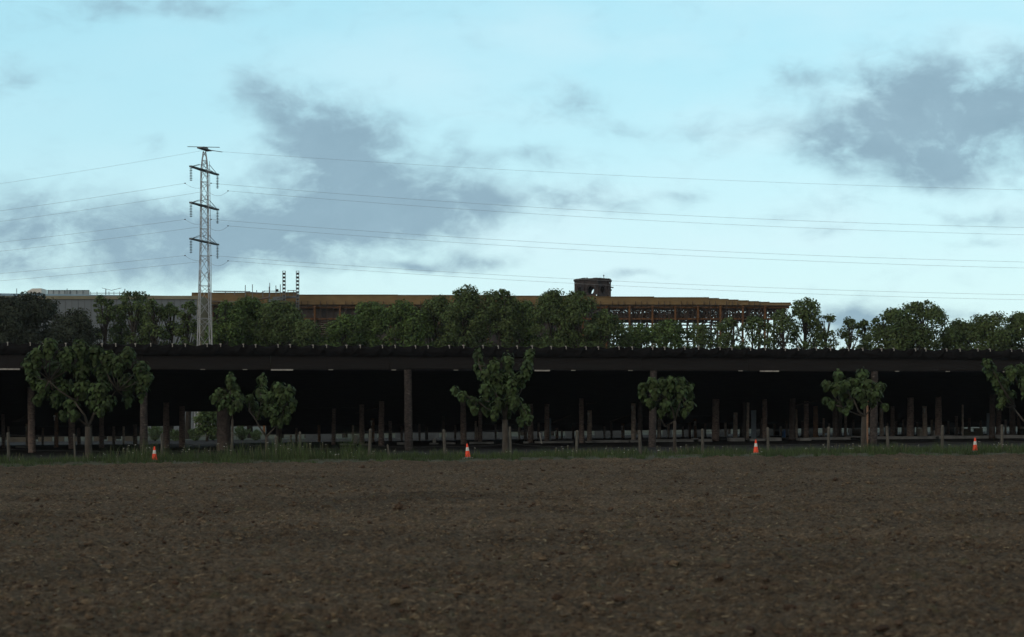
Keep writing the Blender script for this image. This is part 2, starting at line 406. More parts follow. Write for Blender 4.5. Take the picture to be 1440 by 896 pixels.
A = [(75,491,12,15),(58,505,13,15),(46,515,11,15),(40,533,10,14),(114,492,12,15),(132,498,12,14),(96,505,14,16),(152,506,12,14),(181,502,11,15),(168,515,13,15),
     (197,522,12,15),(206,532,9,10),(75,520,15,17),(112,522,16,17),(140,525,15,17),(55,545,13,14),(82,545,16,15),(112,548,17,15),(145,550,16,14),(175,540,15,15),
     (193,548,10,13),(72,560,14,12),(98,570,12,10),(130,567,15,11),(155,567,13,10),(176,562,8,10),(88,584,7,8),(107,584,9,7),(147,578,9,7),(48,562,9,8),(120,505,12,13)]
big_leaf_tree('broadleaf_tree', 'largest wide-crowned broad-leaved tree at the left end of the row, forked trunk', 125, 642, 79, (124,600), A,
              [[(124,600),(121,585),(108,565)],[(124,600),(130,585),(137,565)],[(125,606),(112,590),(98,578)],[(130,585),(150,568),(165,550)],[(108,565),(85,550),(70,535)]], trunk_r=.20, seed=3, dens=1.0)
B1 = [(323,535,8,11),(325,549,10,11),(307,553,9,8),(301,560,6,7),(318,563,9,9),(333,560,9,10),(326,573,9,9),(338,570,8,8),(312,570,6,6)]
big_leaf_tree('broadleaf_tree', 'small thin-stemmed broad-leaved tree tied beside a stake, just left of the forked sapling', 327, 640, 79, (327,590), B1, [[(327,590),(326,575),(324,560)]], trunk_r=.08, seed=4)
B2 = [(366,536,8,11),(365,552,10,11),(352,571,8,10),(347,562,7,8),(376,562,10,10),(384,560,9,10),(394,547,10,10),(398,560,11,11),(410,553,8,11),(413,568,7,10),
      (372,576,9,9),(388,577,10,9),(401,577,9,9),(395,593,6,8),(405,588,5,7),(360,583,6,6),(385,592,6,6)]
big_leaf_tree('broadleaf_tree', 'low sapling forking near the ground into three leafy shoots, opposite the bushes', 375, 641, 79.5, (375,614), B2,
              [[(373,618),(365,600),(358,587),(350,577)],[(375,618),(383,605),(396,592)],[(360,592),(366,575),(366,555)],[(396,592),(400,575),(405,562)]], trunk_r=.12, seed=5)
Cc = [(672,501,8,13),(674,518,10,13),(683,530,10,12),(695,517,9,14),(714,510,9,15),(713,528,11,13),(745,503,8,15),(741,520,9,13),(734,532,10,12),(698,535,13,14),(720,545,14,15),
      (700,552,15,13),(684,550,11,12),(678,566,12,8),(664,565,9,8),(650,557,9,7),(640,549,7,6),(700,569,12,10),(722,565,13,12),(737,577,9,10),(743,590,6,8),(695,583,8,8),(684,577,8,7),(713,580,9,8),(668,577,6,6),(733,592,6,7)]
big_leaf_tree('broadleaf_tree', 'tall broad-leaved tree with upright shoots on a thick trunk, behind the second traffic cone', 711, 638, 80, (710,590), Cc,
              [[(710,590),(706,570),(695,550)],[(710,590),(714,565),(720,545)],[(706,575),(690,565),(670,562)],[(714,570),(730,555),(740,535)],[(695,550),(680,530),(674,515)]], trunk_r=.20, seed=6)
Dd = [(904,545,7,8),(916,539,8,9),(903,556,6,7),(930,541,8,9),(942,537,8,9),(957,538,9,9),(970,546,8,8),(920,552,10,9),(938,553,12,11),(956,553,11,11),(972,557,6,7),
      (918,566,8,8),(935,569,10,8),(952,570,10,9),(967,570,8,7),(930,580,6,6),(947,582,8,6),(910,566,6,6),(963,580,6,6)]
big_leaf_tree('broadleaf_tree', 'compact round-headed broad-leaved tree near the centre right, between the second and third cones', 949, 637, 80.5, (949,592), Dd,
              [[(949,592),(945,575),(935,560)],[(949,592),(955,572),(960,555)],[(949,598),(936,600),(928,585)]], trunk_r=.11, seed=7)
E = [(1162,542,8,7),(1172,546,8,8),(1183,528,8,10),(1188,542,10,9),(1202,540,11,10),(1217,527,9,10),(1218,541,10,10),(1233,546,9,8),(1243,545,7,8),(1205,553,11,9),(1190,556,9,8),
     (1222,555,11,9),(1236,556,7,7),(1172,568,7,6),(1166,563,6,5),(1184,570,7,6),(1196,567,6,6),(1212,566,8,7),(1186,578,5,5),(1228,566,6,5),(1245,572,6,5,.3)]
big_leaf_tree('broadleaf_tree', 'open-crowned pollarded tree with a stout pale trunk, between the third and fourth cones', 1215, 633, 80, (1215,586), E,
              [[(1214,590),(1206,578),(1198,562)],[(1214,590),(1217,575),(1217,555)],[(1216,590),(1226,575),(1235,560)],[(1213,592),(1203,582),(1184,572)]], trunk_r=.17, seed=8)
Ff = [(1382,513,8,8),(1390,522,9,10),(1400,533,10,11),(1415,524,10,10),(1432,521,10,10),(1418,539,12,11),(1435,541,12,13),(1452,531,13,15),(1470,530,13,15),(1408,548,10,9),
      (1425,556,11,9),(1405,563,6,6),(1443,560,12,11),(1462,553,13,12),(1485,545,14,14),(1478,565,12,10),(1400,571,5,4),(1458,572,10,8)]
big_leaf_tree('broadleaf_tree', 'broad-leaved tree cut off by the right edge, behind the fourth cone', 1452, 630, 80, (1452,606), Ff,
              [[(1452,606),(1440,590),(1428,572)],[(1452,606),(1447,585),(1443,565)],[(1452,606),(1465,585),(1472,565)]], trunk_r=.16, seed=9)

# trees behind the shed
def tree(name, label, px, top, hw, kind, D, seed, group='trees growing behind the long shed'):
    rg = random.Random(seed*17+3)
    bx = xw(px, D); base = Vector((bx, D, gz(bx)))
    root = empty(name, base, label, 'tree', group)
    topz = EYE+(HZ-top)/F*D; W = hw/F*D*(1.45 if kind == 'slender' else 1.28)
    Hh = topz-base.z
    loose = kind in ('loose', 'slender')
    lm = {'dark': M['leaf_d'], 'mid': M['leaf_a'], 'fresh': M['leaf_b'], 'loose': M['leaf_a'], 'slender': M['leaf_a']}[kind]
    tb = MB(); r0 = .12+.016*Hh
    ax = [base+Vector((rg.uniform(-.25,.25)*i, rg.uniform(-.2,.2)*i, Hh*t)) for i, t in enumerate((0, .3, .6, .92))]
    tb.tube(ax, [r0, r0*.8, r0*.5, r0*.12], 7, rng=rg)
    tb.build('trunk', M['barkd'], root, smooth=True)
    cls = []; zb = base.z+Hh*.22
    vol = W*(topz-zb)*.9
    n = int(vol*{'dark': 1.7, 'mid': 1.55, 'fresh': 1.55, 'loose': 1.1, 'slender': 1.5}[kind])+14
    for i in range(n):
        t = rg.random()**.75                 # 0 bottom .. 1 top
        if kind == 'slender': prof = .55+.45*math.sin(math.pi*min(1, t*.8+.15)); 
        else: prof = math.sqrt(max(0, 1-(max(0, t-.42)/.60)**2.3))
        a = rg.uniform(0, 2*math.pi); q = rg.uniform(.25, 1)**.6
        rr = rg.uniform(.7, 1.3)*(.85 if loose else 1.08)*min(1.15, .5+W*.2)
        c = Vector((bx+math.cos(a)*W*prof*q*1.0, D+math.sin(a)*W*prof*q*.8, zb+(topz-zb-rr*.5)*t+rg.uniform(-.2,.2)))
        cls.append((c, rr))
    # a few twiggy leaders that break the outline
    for i in range(7):
        a = rg.uniform(0, 6.28); q = rg.uniform(.1, .75)
        cls.append((Vector((bx+math.cos(a)*W*q, D+math.sin(a)*W*q, topz-(q**2)*(topz-zb)*.25-rg.uniform(0, .3))), rg.uniform(.28, .5)))
    lb = MB()
    for c, rr in cls:
        if rg.random() < (.75 if loose else .4):
            t = max(.15, min(.85, ((c.z-base.z)/Hh)-.18)); j = t*3.26
            p0 = base.lerp(Vector((bx, D, topz)), t)
            lb.tube([p0, p0.lerp(c, .5)-Vector((0,0,.15)), c], [r0*.28, r0*.16, .02], 4, cap=False)
    if lb.f: lb.build('limb', M['barkd'], root)
    cr = MB(); ls = .36 if kind != 'dark' else .34
    for c, rr in cls:
        nl = int(120*rr*rr*(.75 if loose else 1))+16
        for _ in range(nl):
            z = rg.uniform(-.8, 1); a = rg.uniform(0, 6.283); s = math.sqrt(1-min(1, z*z))
            out = Vector((math.cos(a)*s, math.sin(a)*s, z*.85))
            p = c+out*rr*rg.uniform(.45, 1.08)
            nrm = (out+Vector((rg.uniform(-.8,.8), rg.uniform(-.8,.8), rg.uniform(-.3,.9)))).normalized()
            d = nrm.cross(Vector((rg.uniform(-1,1), rg.uniform(-1,1), rg.uniform(-1,1))))
            if d.length < .01: continue
            d.normalize(); s2 = d.cross(nrm); L = ls*rg.uniform(.6, 1.25)
            cr.add([p-d*L*.5, p+s2*L*.32, p+d*L*.5, p-s2*L*.32], [(0,1,2,3)])
    cr.build('crown', lm, root)
    return root

BT = [
 (-38,420,40,'dark',186,'dark dense tree at the very left edge of the tree line'),
 (12,417,34,'dark',182,'dark dense tree under the white roof cabin, leftmost fully seen'),
 (50,412,30,'dark',185,'tallest dark bushy tree below the white roof cabin'),
 (100,436,31,'dark',181,'lower rounded dark tree just right of the tallest dark one'),
 (146,416,17,'loose',183,'loose leafy tree with a wide gap to the dark trees on its left'),
 (188,409,17,'slender',184,'slender tree whose tip tops the grey hall parapet'),
 (217,421,14,'slender',183,'thin sparse tree right beside the slender tree topping the parapet'),
 (166,431,12,'slender',186,'short thin tree left of the slender tree topping the parapet'),
 (204,434,11,'slender',187,'short thin tree directly behind the slender tree topping the parapet'),
 (240,427,13,'slender',185,'short thin tree in front of the grey hall, second one left of the pylon'),
 (264,424,13,'loose',182,'leafy tree touching the left side of the pylon'),
 (318,424,22,'fresh',181,'green bushy tree touching the right side of the pylon'),
 (352,419,28,'fresh',184,'green bushy tree under the scaffold ramp'),
 (395,424,28,'mid',182,'bushy tree below the two lattice masts'),
 (432,452,18,'mid',180,'low tree leaving the rusty slats of the stand open above it'),
 (485,442,26,'fresh',181,'bright green low tree right of the open rusty slats'),
 (522,426,26,'fresh',184,'bright green tree reaching the ochre roof left of centre'),
 (566,424,30,'fresh',182,'broad green tree left of centre, just below the ochre roof edge'),
 (612,420,26,'mid',184,'mid green tree left of the pair that rises above the ochre roof'),
 (654,405,27,'mid',182,'left one of two trees rising above the ochre roof at the centre'),
 (704,405,24,'mid',183,'right one of two trees rising above the ochre roof at the centre'),
 (736,424,18,'fresh',185,'green tree filling the dip left of the dark stone tower'),
 (775,411,26,'mid',182,'tree just left of the dark stone tower, overtopping the roof'),
 (815,409,24,'mid',181,'tree whose tip covers the foot of the dark stone tower'),
 (850,436,24,'mid',182,'lower tree just right of the stone tower, hiding the first rusty columns'),
 (898,456,24,'fresh',184,'low green tree with pale gaps, second one right of the tower'),
 (938,452,26,'fresh',182,'low round green tree under the rusty lattice, third one right of the tower'),
 (985,456,24,'loose',183,'loose low tree with bright sky gaps under the stepped roof'),
 (1024,450,22,'loose',182,'loose tree below the first roof steps'),
 (1062,446,22,'loose',184,'tree under the last roof steps with a bare fork showing'),
 (1100,436,22,'loose',181,'tree covering the right end of the rusty stand'),
 (1132,421,24,'loose',183,'tallest twiggy tree just right of the rusty stand'),
 (1162,443,16,'loose',182,'twiggy low tree at the left of the sky gap'),
 (1196,447,12,'slender',183,'narrow small tree standing inside the sky gap'),
 (1215,450,9,'slender',185,'narrowest small tree at the right of the sky gap'),
 (1250,436,25,'mid',183,'left shoulder tree of the big round dome of foliage'),
 (1298,424,40,'mid',181,'big dome-shaped dense tree, widest on the right'),
 (1350,452,22,'mid',184,'low tree right of the big dome-shaped tree'),
 (1392,442,28,'mid',182,'bushy tree second from the right edge'),
 (1436,440,26,'mid',184,'bushy tree cut off by the right edge of the view'),
 (1485,436,34,'mid',183,'bushy tree just past the right edge of the view'),
]
for i, (px, top, hw, kind, D, lab) in enumerate(BT):
    tree('background_tree', lab, px, top, hw, kind, D, i+1)

# ------------------------------------------------------------------ the long shed
TAN = .217; PSI = math.atan(TAN); CP, SP = math.cos(PSI), math.sin(PSI)
DF = 100.0
ALONG = Vector((CP, SP, 0)); DEEP = Vector((-SP, CP, 0))
def SW(s, t, z): return Vector((s*CP-t*SP, DF+s*SP+t*CP, z))
def st_of(x, y): 
    dx, dy = x, y-DF
    return dx*CP+dy*SP, -dx*SP+dy*CP
def roof_rise(s): return .0047*s
def roof_z(s, t): return EYE+3.45+roof_rise(s)-.080*t
def s_of_px(px, t=0):
    # point on line at depth t whose image column is px
    u = (px-720)/F
    # s*CP - t*SP = u*(DF+s*SP+t*CP)
    return (u*(DF+t*CP)+t*SP)/(CP-u*SP)
SB = s_of_px(720, 0)
shed = empty('open_shed', (0, DF, gz(0)), 'long low black open-fronted shed on log columns behind the row of young trees', 'shed')
S0, S1 = -68.0, 76.0; TMAX = 50.0
gs0, gs1 = s_of_px(255, 36), s_of_px(306, 36)
rf = MB()
def slab(mb, s0, s1, t0, t1, th=.12, lift=0, nseg=6):
    for i in range(nseg):
        a = s0+(s1-s0)*i/nseg; b = s0+(s1-s0)*(i+1)/nseg
        vs = []
        for z in (0, th):
            for (s, t) in ((a,t0),(b,t0),(b,t1),(a,t1)):
                vs.append(SW(s, t, roof_z(s, t)+lift+z))
        mb.add(vs, [(0,3,2,1),(4,5,6,7),(0,1,5,4),(2,3,7,6)]+([(0,4,7,3)] if i == 0 else [])+([(1,2,6,5)] if i == nseg-1 else []))
slab(rf, S0, gs0, .3, TMAX); slab(rf, gs0, gs1, .3, 33.0, nseg=1); slab(rf, gs1, S1, .3, TMAX)
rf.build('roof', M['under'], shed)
# skirts at the back and the ends
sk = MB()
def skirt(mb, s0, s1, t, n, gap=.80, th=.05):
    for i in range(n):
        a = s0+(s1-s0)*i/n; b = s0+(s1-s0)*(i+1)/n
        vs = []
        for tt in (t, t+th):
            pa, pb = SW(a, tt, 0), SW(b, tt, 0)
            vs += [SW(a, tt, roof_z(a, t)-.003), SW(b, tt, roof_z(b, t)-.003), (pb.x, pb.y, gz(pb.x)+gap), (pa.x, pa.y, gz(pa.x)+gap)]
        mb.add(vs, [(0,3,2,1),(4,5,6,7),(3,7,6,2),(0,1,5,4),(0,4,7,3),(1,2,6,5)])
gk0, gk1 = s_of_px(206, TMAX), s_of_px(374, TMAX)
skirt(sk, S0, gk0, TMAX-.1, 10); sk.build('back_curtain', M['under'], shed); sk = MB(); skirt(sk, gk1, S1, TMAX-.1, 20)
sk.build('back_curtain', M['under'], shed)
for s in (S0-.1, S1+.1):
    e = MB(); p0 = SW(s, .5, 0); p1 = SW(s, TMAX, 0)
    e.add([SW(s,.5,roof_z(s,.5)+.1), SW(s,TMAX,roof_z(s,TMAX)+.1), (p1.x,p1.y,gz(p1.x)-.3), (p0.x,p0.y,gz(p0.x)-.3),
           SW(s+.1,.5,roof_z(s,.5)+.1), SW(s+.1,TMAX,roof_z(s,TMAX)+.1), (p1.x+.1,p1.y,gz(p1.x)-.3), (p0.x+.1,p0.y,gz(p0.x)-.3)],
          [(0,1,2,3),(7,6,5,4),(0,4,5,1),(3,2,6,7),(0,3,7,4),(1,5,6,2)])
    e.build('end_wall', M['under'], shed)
# front beam (two stacked timbers, slightly uneven)
bm_ = MB(); s = S0; rg = random.Random(2)
def zt(s): return EYE+5.16+roof_rise(s)    # top of the tarpaulin edge
while s < S1:
    L = rg.uniform(7, 9.5); e = min(S1, s+L)
    dz = rg.uniform(-.04, .04)
    for (z0, h, dt) in ((3.50, .47, 0), (3.955, .50, .05)):
        a = SW(s, .15+dt, EYE+z0+roof_rise(s)+h/2+dz); b = SW(e-.02, .15+dt, EYE+z0+roof_rise(e)+h/2+dz)
        bm_.beam(a, b, .3, h)
    s = e
bm_.build('front_beam', M['beam'], shed)
# tarpaulin edge: folded cloth pulled up to clips
clips_px = []
x = -40; k = 0
while x < 1500:
    clips_px.append(x+rg.uniform(-2, 2)); x += (19.5 if k % 2 else 31)*(1.0-.12*x/1440); k += 1
clip_s = [s_of_px(p) for p in clips_px]
clip_s = [S0+i*1.35 for i in range(int((clip_s[0]-S0)/1.35))]+clip_s
while clip_s[-1] < S1-2: clip_s.append(clip_s[-1]+1.45)
cs_np = np.array(clip_s)
ns, nz_ = 1400, 10
ss = np.linspace(S0, S1, ns); vv = np.linspace(0, 1, nz_)
P = np.zeros((nz_, ns, 3))
for j, v in enumerate(vv):
    sh = ss+v*.55       # folds run diagonally down from each clip
    d = np.min(np.abs(sh[:, None]-cs_np[None, :]), axis=1)
    d2 = np.min(np.abs(ss[:, None]-cs_np[None, :]), axis=1)
    sag = .16*np.clip(d2/.7, 0, 1)**1.2
    fold = .12*np.exp(-(d/.13)**2)*(1-v*.55)+.02*np.sin(ss*9+v*3)*v
    t = -.10-.25*v*(1-v)*2-fold+.12*(vnoise(ss*.7, ss*0+v*2, 3)-.5)
    z = EYE+5.16+.0047*ss-sag*(1-v)-v*(.78)+.03*vnoise(ss*1.3, ss*0+5, 9)
    P[j, :, 0] = ss*CP-t*SP; P[j, :, 1] = DF+ss*SP+t*CP; P[j, :, 2] = z
tp = MB()
for j in range(nz_):
    for i in range(ns): tp.v.append(tuple(P[j, i]))
for j in range(nz_-1):
    for i in range(ns-1):
        a = j*ns+i; tp.f.append((a, a+ns, a+ns+1, a+1))
# back edge joining the roof
b0 = len(tp.v)
for i in range(ns):
    s = float(ss[i]); tp.v.append(tuple(SW(s, 1.6, EYE+4.75+.0047*s)))
for i in range(ns-1): tp.f.append((i, i+1, b0+i+1, b0+i))
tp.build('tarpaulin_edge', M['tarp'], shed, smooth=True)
n = 0
for s in clip_s:
    px_s = s_of_px(-30); 
    if s < s_of_px(-60) or s > s_of_px(1500): continue
    c = MB(); p = SW(s, -.34, zt(s)-.01+rg.uniform(-.03,.02))
    c.box(p, (.11+rg.uniform(-.03,.04), .10, .08), ALONG, DEEP, (0,0,1)); c.box(p-Vector((0,0,.12))+ALONG*.015-DEEP*.06, (.05, .05, .16), ALONG, DEEP, (0,0,1))
    c.build('clip', M['clip'], shed); n += 1
# pale strips under the beam
for (a, b) in ((-20,28),(381,412),(752,773),(1069,1095),(1411,1440)):
    sa, sb = s_of_px(a, -.1), s_of_px(b, -.1); c = MB()
    c.beam(SW(sa, -.1, EYE+3.44+roof_rise(sa)), SW(sb, -.1, EYE+3.44+roof_rise(sb)), .14, .10)
    c.build('strip_lamp', M['clip'], shed)
for a in (282, 341, 461, 549, 636, 800, 880, 1034, 1253, 1324):
    sa = s_of_px(a, .6); c = MB()
    c.beam(SW(sa, -.06, EYE+3.46+roof_rise(sa)), SW(sa+.3, -.06, EYE+3.46+roof_rise(sa)), .1, .05)
    c.build('ceiling_hook', M['clip'], shed)
# log columns
def log(name, p, ztop, r, m, seed, rings=True):
    rg = random.Random(seed); mb = MB(); z0 = gz(p.x)-.1; n = max(5, int((ztop-z0)/.28))
    lx = rg.uniform(-.02, .02)
    pts = [Vector((p.x+lx*i*.28+rg.gauss(0,.006), p.y, z0+(ztop-z0)*i/n)) for i in range(n+1)]
    rad = [r*(1.08-.14*i/n)*(1+rg.uniform(-.05,.05)) for i in range(n+1)]
    mb.tube(pts, rad, 12, jag=.045, rng=rg)
    return mb.build(name, m, shed, smooth=True)
for i, (px, wpx) in enumerate(((-190,13),(202,10.5),(575,11),(917,10),(1228,10.5),(1516,12))):
    sp = s_of_px(px, .3); p = SW(sp, .3, 0)
    log('column', p, EYE+3.5+roof_rise(sp), wpx/2/F*p.y, M['log'], 100+i)
def solve(px, top):
    u = (px-720)/F
    lo, hi = 101., 175.
    for _ in range(50):
        D = (lo+hi)/2; s, t = st_of(u*D, D)
        if t > TMAX-.6: hi = D; continue
        y = HZ-(roof_z(s, t)-EYE)*F/D
        if y < top: lo = D
        else: hi = D
    return D
PO = [(5,582,5,'log'),(45,545,10,'log'),(79,580,5.5,'rust*'),(38,596,3,'pale*'),(101,570,9,'log'),(143,573,6.5,'log'),(111,602,5,'log'),(160,600,4,'log'),(174,600,3,'pale'),(190,597,6,'log'),
 (234,566,9,'log'),(256,571,8,'log'),(315,545,19,'tar'),(417,602,3.5,'log'),(409,612,2.5,'rust*'),(449,598,4,'rust'),(469,574,5.5,'log'),(392,590,8,'tar'),(509,569,7,'log'),(524,588,5,'rust*'),(536,564,8,'log'),(549,592,5,'log'),
 (623,585,4,'tar'),(600,600,4,'tar'),(652,563,8,'log'),(675,572,6,'log'),(669,592,3,'pale'),(746,568,8,'log'),(739,590,4,'log'),(769,568,7,'log'),(783,602,4,'rust*'),(790,605,3,'log'),(818,560,7,'log'),(829,577,6.5,'pale*'),
 (876,596,4.5,'rust*'),(891,567,6.5,'pale*'),(900,566,6.5,'tar'),(927,587,5,'pale*'),(970,594,4,'log'),(978,589,3.6,'rust*'),(1006,561,10,'log'),(1034,580,6,'pale*'),(1047,566,5,'tar'),(1051,566,4,'pale'),
 (1071,588,5,'log'),(1076,561,7,'log'),(1042,600,4,'tar'),(1106,592,4,'log'),(1114,560,9,'tar'),(1120,575,4,'pale'),(1134,564,7,'log'),(1147,571,7,'rust'),(1181,575,5,'tar'),(1189,570,4,'log'),(1175,562,8,'tar'),
 (1240,573,5.5,'pale*'),(1255,571,6,'log'),(1260,592,4,'log'),(1280,559,9.5,'log'),(1301,571,6.5,'pale*'),(1320,558,9,'log'),(1345,585,4.5,'log'),(1354,569,2.5,'pale'),(1363,588,4,'log'),
 (1379,591,3.5,'log'),(1395,555,8,'tar'),(1404,570,7,'log'),(1424,560,8,'tar'),(1350,600,3,'tar'),(12,600,3,'pale'),(60,602,3,'log'),(128,598,3.5,'log'),(496,598,3,'pale'),(565,600,3,'log'),(590,596,3,'log'),(640,598,3,'log'),(697,596,3,'log'),(730,597,3,'pale'),(757,594,3,'log'),(806,596,3,'tar'),(850,600,3,'log'),(860,594,3,'tar'),(940,597,3,'pale'),(960,600,3,'log'),(992,596,3,'log'),(1020,595,3.5,'pale'),(1089,596,3,'log'),(1098,600,3,'pale'),(1128,592,3,'log'),(1158,588,3,'pale'),(1166,596,3,'log'),(1200,590,3,'log'),(1248,595,2.5,'pale'),(1270,590,3,'log'),(1290,594,3,'log'),(1310,590,3,'pale'),(1334,592,3,'log'),(1414,590,3,'pale'),(1433,585,4,'log')]
mm = {'log': M['log_in'], 'rust': M['log_rust'], 'pale': M['log_pale'], 'tar': M['log_dark']}
for i, (px, top, w, kd) in enumerate(PO):
    D = solve(px, top); x = xw(px, D); s, t = st_of(x, D)
    p = Vector((x, D, 0)); r = w/2/F*D
    zt_ = min(roof_z(s, t)-.01, EYE+(HZ-top)/F*D+.02)
    o = log('post', p, zt_, r, mm[kd.rstrip('*')], 200+i)
    if kd.endswith('*'):
        c = MB(); q = Vector((x-r*.55, D-r*.95, zt_-.42))
        c.tube([q, q+Vector((0,0,.07)), q+Vector((0,0,.10)), q+Vector((0,0,.19))], [.05,.14,.07,.13], 8)
        c.box(q+Vector((0,0,-.12)), (.09,.05,.34)); c.build('bracket', M['white'], o)
# small lean-to hoods hung between posts
for (x0, y0, x1, y1, D) in ((778,594,803,584,128),(858,593,885,584,128),(22,593,42,584,125),(500,581,530,573,125),(1119,570,1148,564,122),(825,568,838,567,122)):
    c = MB(); a = at(x0, y0, D); b = at(x1, y1, D)
    c.beam(a, b, 1.6, .07); c.build('hood', M['log'], shed)
for (x0, x1, y, D) in ((410,470,573.5,126),(480,512,573,126),(700,800,590,140),(833,1000,585,138)):
    c = MB(); c.tube([at(x0, y, D), at((x0+x1)/2, y+.6, D), at(x1, y, D)], .025, 5)
    c.build('tie_rod', M['fwire'], shed)

# boards leaning / standing under the roof
def board(px, top, w, m, label, D=None, tilt=0, grp=None, cat='board'):
    D = D or solve(px, top-4); x = xw(px, D); z0 = gz(x); z1 = EYE+(HZ-top)/F*D; ww = w/F*D
    mb = MB(); h = z1-z0
    c = Vector((x, D-.3, (z0+z1)/2)); az = Vector((math.sin(tilt), 0, math.cos(tilt))); ax = Vector((math.cos(tilt), 0, -math.sin(tilt)))
    mb.box(c, (ww, .09, h), ax, (0,1,0), az)
    mb.box(c+Vector((0,-.06,h*.36)), (ww*.9, .03, .07), ax, (0,1,0), az); mb.box(c+Vector((0,-.06,-h*.36)), (ww*.9, .03, .07), ax, (0,1,0), az)
    return tag(mb.build('board', m, origin=(x, D-.3, z0)), label, cat, grp)
board(1059,577,7,M['blue_plank'],'wide blue-grey board standing between log posts above the third cone')
board(773.5,588,2.6,M['blue_plank'],'narrow pale grey board standing against a log post left of centre bay')
board(1388,581,3.6,M['blue_plank'],'tall slim blue-grey board standing left of the fourth cone\'s tree')
board(760,608,1.6,M['white'],'short white lath leaning slantwise near the narrow grey board', D=122, tilt=-.22)
board(671,600,2,M['log_pale'],'thin pale stake standing beneath the tall tree\'s left shoots')
board(1218,563,2.4,M['log_rust'],'thin reddish stake beside the pollarded tree trunk', D=96)

# ground under and behind the shed
ys = np.linspace(-17, 75, 30); xs_ = np.linspace(-75, 85, 60)
SX, TY = np.meshgrid(xs_, ys)
WX = SX*CP-TY*SP; WY = DF+SX*SP+TY*CP
tag(grid_obj('yard', WX, WY, gz(WX)+.012-.0*WX, M['yard']), kind='structure')
kb = MB()
for (a, b, yt, th) in ((22,36,627,1.5),(478,500,624,1.3),(510,518,624,1),(558,571,622,2),(604,616,623,1.6),(628,640,622,1.6),(660,694,621.5,1.6),(736,743,621,1.6),(752,806,620.5,1.8),
      (824,836,620.5,2),(834,884,619,2.4),(886,899,618.6,2.6),(922,962,618,2.6),(960,1001,617.6,2.4),(975,982,616.4,2),(1027,1047,615.8,2.2),(1055,1076,617,2.2),(1081,1099,615.4,2.6),(1125,1141,616,2.6),
      (1142,1210,615,3),(1196,1320,613.6,6.0),(1316,1395,612.8,6.0),(1398,1470,612,6.0)):
    x0 = (a-720)/F
    D = 124.0 if a < 1140 else 128.0
    A_ = at(a, yt, D); B_ = at(b, yt-.0, D); z = A_.z; hh = max(.12, z-gz(A_.x))
    kb.box(((A_.x+B_.x)/2, D+.8, z-hh/2-.05), (B_.x-A_.x, 1.7, hh+.1))
    hb = th/F*D
tag(kb.build('kerb', M['conc']), kind='structure')
def lowwall(segs, m, label, D):
    mb = MB(); cx = xw((segs[0][0]+segs[-1][1])/2, D)
    for (a, b, yt) in segs:
        x0, x1 = xw(a, D), xw(b, D); z0 = gz((x0+x1)/2)-.1; z1 = EYE+(HZ-yt)/F*D
        mb.box(((x0+x1)/2, D, (z0+z1)/2), (x1-x0, .25, z1-z0)); mb.box(((x0+x1)/2, D, z1+.04), (x1-x0+.08, .33, .08))
    tag(mb.build('low_wall', m, origin=(cx, D, gz(cx))), label, 'wall', 'low rendered walls behind the shed')
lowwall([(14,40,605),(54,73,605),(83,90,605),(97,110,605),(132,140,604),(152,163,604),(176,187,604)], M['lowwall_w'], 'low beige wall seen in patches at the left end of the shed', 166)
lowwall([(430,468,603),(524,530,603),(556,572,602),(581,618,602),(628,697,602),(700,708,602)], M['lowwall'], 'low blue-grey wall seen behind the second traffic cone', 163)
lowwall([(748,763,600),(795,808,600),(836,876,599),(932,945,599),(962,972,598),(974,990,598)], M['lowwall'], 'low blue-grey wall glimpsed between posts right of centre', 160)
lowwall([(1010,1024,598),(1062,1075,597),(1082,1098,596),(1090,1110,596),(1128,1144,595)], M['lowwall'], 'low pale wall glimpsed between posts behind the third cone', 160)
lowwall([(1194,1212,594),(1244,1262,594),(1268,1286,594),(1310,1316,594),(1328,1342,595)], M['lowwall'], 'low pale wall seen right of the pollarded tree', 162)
# pale stacked blocks and containers in the far yard
def blockpile(px, yt, wpx, D, m, label, cat, name):
    x = xw(px, D); z0 = gz(x); z1 = EYE+(HZ-yt)/F*D; w = wpx/F*D; mb = MB(); rg = random.Random(px)
    n = max(2, int(w/.55)); rows = 2; hh = (z1-z0)/rows
    for j in range(rows):
        for i in range(n):
            if j == rows-1 and rg.random() < .15: continue
            mb.box((x-w/2+(i+.5)*w/n, D+rg.uniform(-.06,.06), z0+hh*(j+.5)), (w/n*.95, .6, hh*.95))
    tag(mb.build(name, m, origin=(x, D, z0)), label, cat)
blockpile(1370, 602, 22, 150, M['halled'], 'pile of yellowish stone blocks lying left of the fourth traffic cone\'s top', 'stone blocks', 'block_pile')
blockpile(1360, 603, 8, 147, M['halled'], 'small heap of yellowish blocks beside the larger block pile', 'stone blocks', 'block_pile')
blockpile(1205, 603, 12, 150, M['lowwall_w'], 'low stack of beige blocks left of the pollarded tree', 'stone blocks', 'block_pile')
blockpile(1436, 603, 8, 150, M['lowwall_w'], 'stack of beige blocks at the far right edge under the shed', 'stone blocks', 'block_pile')
def tank(px, yt, wpx, D, m, label):
    x = xw(px, D); z0 = gz(x); z1 = EYE+(HZ-yt)/F*D; w = wpx/F*D; mb = MB()
    mb.box((x, D, z0+(z1-z0)*.52), (w, .9, (z1-z0)*.86)); mb.box((x, D, z1-.03), (w*.5, .5, .1))
    for i in (-1, 0, 1): mb.box((x+i*w*.33, D-.47, z0+(z1-z0)*.5), (.04, .04, (z1-z0)*.8))
    mb.box((x, D, z0+.06), (w*1.04, .95, .12))
    tag(mb.build('container', m, origin=(x, D, z0)), label, 'container', 'plastic containers under the shed')
tank(1294, 602, 5, 140, M['white'], 'small white container between two log posts right of the pollarded tree')
tank(1314, 606, 5, 140, M['white'], 'small white container just left of the thick log post beside it')
